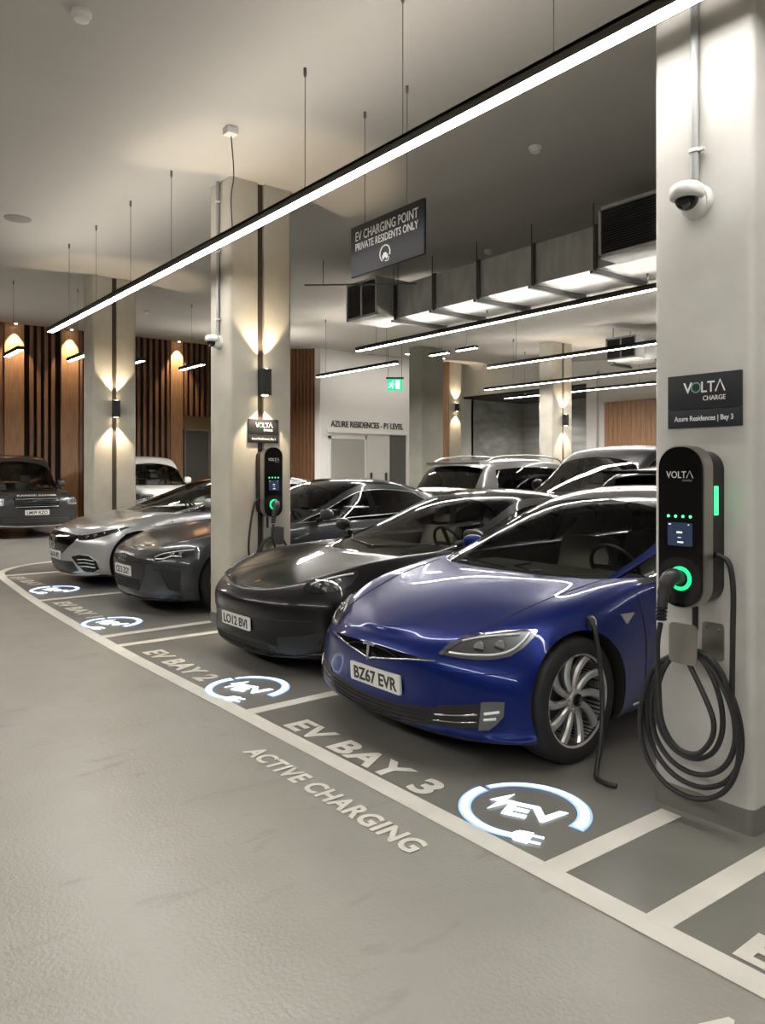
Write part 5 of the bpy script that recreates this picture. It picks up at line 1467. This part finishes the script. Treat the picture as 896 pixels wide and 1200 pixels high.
def charger(x, y, z, rz, label):
    """local: wall plane at x=0, faces -x; z is the bottom"""
    t = thing('wall_charger', label, 'charger', (x, y, z), rz, 'wall mounted chargers')
    W, H = .212, .70
    def slab(name, x0, x1, w, h, m, r, zc=H / 2, bev=True):
        bm = nb(); M = frameM((0, 0, zc), (0, -1, 0), (0, 0, 1))
        prism(bm, rrect(w, h, r, 10), -x1, -x0, M) if False else prism(bm, rrect(w, h, r, 10), x0, x1, M)
        return obj(name, bm, m, t, smooth=40)
    # frameM(uz) = ux x uy = (-1,0,0): local +z points away from the wall
    slab('back_case', 0, .105, W - .012, H - .03, gloss_black, .085, H / 2 - .005)
    slab('metal_band', .105, .178, W, H, mat('band_metal', (.42, .40, .37), .3, 1.0), .095)
    slab('front_panel', .178, .186, W - .012, H - .012, gloss_black, .09)
    F_ = lambda yy, zz, off=.187: frameM((-off, yy, zz), (0, -1, 0), (0, 0, 1))
    text_obj('charger_lettering', 'VOLT', .042, volta_m, F_(.016, .560), t, bold=.0002, extrude=.0006, width=.092)
    bm = nb(); M = F_(-.047, .560); tube(bm, [M @ Vector(p) for p in ((-.015, 0, .001), (0, .030, .001), (.015, 0, .001))], .0017, 6); obj('charger_letter', bm, volta_m, t)
    text_obj('charger_lettering', 'CHARGE', .012, mat('dim_lettering', (.25, .26, .26), .4), F_(-.035, .545), t, width=.045)
    for k in range(4):
        bm = nb(); lathe(bm, [(.001, 0), (.0062, 0), (.0062, .002), (.001, .0022)], 14, 'z', F_(.052 - k * .034, .395)); bmesh.ops.recalc_face_normals(bm, faces=bm.faces)
        obj('indicator_light', bm, dot_g, t)
    bm = nb(); prism(bm, rrect(.115, .10, .004, 3), 0, .0015, F_(-.002, .318)); s = obj('screen', bm, screen_m, t)
    bm = nb()
    for (a, b, w, h) in ((0, .008, .026, .007), (0, -.014, .016, .003), (-.004, -.034, .028, .006), (.045, .042, .012, .004), (-.042, .042, .006, .004)): prism(bm, rrect(w, h, .001, 2), .0015, .002, F_(a, .318 + b))
    obj('screen_text', bm, scr_w, s)
    bm = nb(); prism(bm, rrect(W - .016, .20, .08, 8), 0, .0008, F_(0, .118)); obj('socket_panel', bm, mat('socket_black', (.01, .01, .011), .25), t, smooth=30)
    bm = nb(); lathe(bm, [(.036, 0), (.036, .005), (.052, .005), (.052, 0)], 40, 'z', F_(-.004, .128), closed=True); bmesh.ops.recalc_face_normals(bm, faces=bm.faces); obj('socket_ring', bm, ring_g, t, smooth=40)
    bm = nb(); lathe(bm, [(.001, 0), (.035, 0), (.035, .009), (.001, .009)], 32, 'z', F_(-.004, .128)); bmesh.ops.recalc_face_normals(bm, faces=bm.faces); obj('socket', bm, black, t, smooth=40)
    # lit status strip on the side (-y side)
    bm = nb(); box(bm, -.085, -.055, -W / 2 + .006 - .0035, -W / 2 + .0065, .40, .525, .001); g = obj('status_strip', bm, tag_g, t)
    o = text_obj('strip_lettering', 'PLUGGED', .016, mat('strip_ink', (.02, .15, .07), .5), frameM((-.072, -W / 2 + .0018, .462), (0, 0, 1), (-1, 0, 0)), g, width=.10, extrude=.0003)
    bm = nb(); box(bm, -.09, -.03, -.05, .05, -.10, .03, .008, M=Matrix.Translation((0, 0, 0))); 
    bm.free()
    bm = nb(); cyl(bm, (-.06, .0, .01), (-.06, .0, -.11), .013, 12); obj('cable_gland', bm, black, t, smooth=60)
    return t

def plug(t, z=.128):
    """connector in the front socket, hanging down to the left, and returned cable start (local)"""
    bm = nb()
    tube(bm, smooth_pts([(-.186, -.004, z), (-.232, .002, z + .012), (-.258, .012, z - .005), (-.262, .026, z - .05), (-.258, .040, z - .115)], 5), [.030] * 4 + [.034] * 5 + [.034] * 4 + [.028] * 4 + [.023] * 4, 18)
    o = obj('charging_plug', bm, mat('plug_plastic', (.035, .036, .038), .4), t, smooth=50)
    bm = nb()
    for k in range(4): lathe(bm, [(.019, -.006), (.024, -.004), (.024, .004), (.019, .006)], 16, 'z', Matrix.Translation((-.257, .041 + k * .0015, z - .125 - k * .016)), closed=True)
    obj('strain_relief', bm, black, o, smooth=40)
    return Vector((-.257, .047, z - .19))

def holder(x, y, z, rz, label, m):
    t = thing('cable_holder', label, 'bracket', (x, y, z), rz, 'cable hooks under the chargers')
    bm = nb(); M = frameM((0, -.055, 0), (0, -1, 0), (0, 0, 1)); prism(bm, rrect(.10, .165, .015), 0, .006, M); obj('wall_plate', bm, m, t, smooth=40)
    bm = nb(); box(bm, -.15, 0, -.05, .055, -.07, -.058, .005); obj('shelf', bm, m, t, smooth=40)
    bm = nb(); M = frameM((-.15, .0, 0), (0, -1, 0), (0, 0, 1)); prism(bm, rrect(.13, .175, .02), 0, .006, M); obj('front_plate', bm, m, t, smooth=40)
    bm = nb()
    for yy in (-.03, -.085):
        lathe(bm, [(.001, .006), (.006, .006), (.006, .009), (.001, .010)], 12, 'z', frameM((0, yy, .055), (0, -1, 0), (0, 0, 1)))
    obj('screw', bm, chrome, t)
    return t

def signboard(x, y, z, rz, label, line2):
    t = thing('bay_sign', label, 'sign', (x, y, z), rz, 'charger name boards')
    bm = nb(); box(bm, -.012, 0, -.172, .172, .082, .238, .002); obj('sign_panel', bm, sign_m, t, smooth=40)
    bm = nb(); box(bm, -.012, 0, -.172, .172, 0, .080, .002); obj('sign_panel', bm, sign_m, t, smooth=40)
    F_ = lambda yy, zz: frameM((-.0125, yy, zz), (0, -1, 0), (0, 0, 1))
    for s, dx, w in (('V', .073, .043), ('L', -.002, .026), ('T', -.036, .034)):
        text_obj('sign_lettering', s, .068, white_paint_sign, F_(dx, .155), t, bold=.0008, width=w)
    bm = nb(); M = F_(.034, .178); lathe(bm, [(.0185, 0), (.0185, .001), (.024, .001), (.024, 0)], 28, 'z', M, closed=True); obj('sign_letter_o', bm, mat('teal_lettering', (.12, .42, .33), .5), t)
    bm = nb(); M = F_(-.078, .155)
    tube(bm, [M @ Vector(p) for p in ((-.021, 0, .001), (0, .050, .001), (.021, 0, .001))], .0034, 6); obj('sign_letter_a', bm, white_paint_sign, t)
    text_obj('sign_lettering', 'CHARGE', .030, white_paint_sign, F_(-.050, .118), t, bold=.0003, width=.103)
    text_obj('sign_lettering', line2, .032, white_paint_sign, F_(0, .030), t, bold=.0005, width=.275)
    return t

def cable(label, pts, r=.0115, name='charging_cable', k=10, group=None):
    bm = nb(); tube(bm, smooth_pts(pts, k), r, 12)
    return tag(obj(name, bm, cable_m, smooth=60), label, 'cable', group)

# near pillar
c1 = charger(3.22, 1.786, .96, 0, 'large black wall charger with green ring on the near pillar')
s1 = plug(c1) + Vector((3.22, 1.786, .96))
signboard(3.219, 1.775, 1.745, 0, 'black name board above the large charger on the near pillar', 'Azure Residences | Bay 3')
holder(3.22, 1.79, .80, 0, 'brushed steel cable hook under the large charger', mat('hook_steel', (.36, .34, .31), .35, .9))
def coil(cx, cy, ztop, specs, pre, post, rz=0):
    """hanging coil: loops of (half width, bottom z, x offset)"""
    pts = list(pre)
    for (hw, zb, xo, dy) in specs:
        zc = (ztop + zb) / 2; hh = (ztop - zb) / 2
        for a in range(80, 440, 30):
            aa = R(a)
            pts.append((cx + xo + .012 * math.sin(aa * .5), cy + dy + hw * math.cos(aa) * (1 - .18 * math.sin(aa)), zc + hh * math.sin(aa)))
    return pts + list(post)
pts = coil(3.10, 1.775, .765, [(.150, .30, -.005, .01), (.190, .23, .012, .005), (.215, .17, .03, .012), (.225, .125, .0, .02)],
           [tuple(s1), (s1.x, s1.y + .015, .80), (3.0, 1.865, .62), (3.02, 1.86, .45), (3.05, 1.80, .345), (3.06, 1.70, .36), (3.08, 1.66, .50)],
           [(3.09, 1.74, .775), (3.11, 1.64, .70), (3.12, 1.60, .55), (3.13, 1.605, .60), (3.14, 1.607, .85), (3.15, 1.61, 1.05), (3.15, 1.63, 1.16), (3.155, 1.685, 1.19)])
cable('thick black charging cable coiled on the hook of the large charger', pts)
cable('black charging cable hanging from the blue car wing down to the floor', [(3.395, 2.545, .75), (3.38, 2.50, .755), (3.375, 2.47, .70), (3.37, 2.44, .55), (3.34, 2.40, .35), (3.28, 2.37, .15), (3.24, 2.36, .05), (3.20, 2.33, .015), (3.18, 2.27, .013), (3.19, 2.21, .013)], .0125)
# middle pillar: faces -y
c2 = charger(3.83, 6.80, 1.09, R(90), 'black wall charger with green ring on the middle pillar')
rot = Matrix.Rotation(R(90), 4, 'Z')
s2 = rot @ plug(c2) + Vector((3.83, 6.80, 1.09))
signboard(3.815, 6.799, 1.835, R(90), 'black name board below the wall lamp on the middle pillar', 'Azure Residences | Bay 2')
holder(3.90, 6.80, .90, R(90), 'dark steel cable hook under the middle pillar charger', mat('dark_steel', (.12, .12, .12), .4, .6))
def tr(p): return (3.86 - (p[1] - 1.786), 6.80 + (p[0] - 3.22), p[2])
pts = [tuple(s2), (s2.x + .0, s2.y, .85), (3.94, 6.66, .66), (3.9, 6.68, .55), (3.76, 6.68, .56), (3.70, 6.68, .72), (3.80, 6.68, .87), (3.97, 6.68, .86), (4.03, 6.69, .66), (3.93, 6.69, .46), (3.74, 6.69, .47), (3.67, 6.69, .68), (3.78, 6.69, .865), (3.98, 6.69, .85), (4.05, 6.7, .62), (3.88, 6.7, .40), (3.66, 6.7, .50), (3.60, 6.7, .75), (3.62, 6.71, 1.0), (3.67, 6.72, 1.22), (3.725, 6.73, 1.27)]
cable('black charging cable coiled below the charger on the middle pillar', pts, .011)
build_tesla()
build_porsche()
build_audi()
build_eqs()
build_suvs()
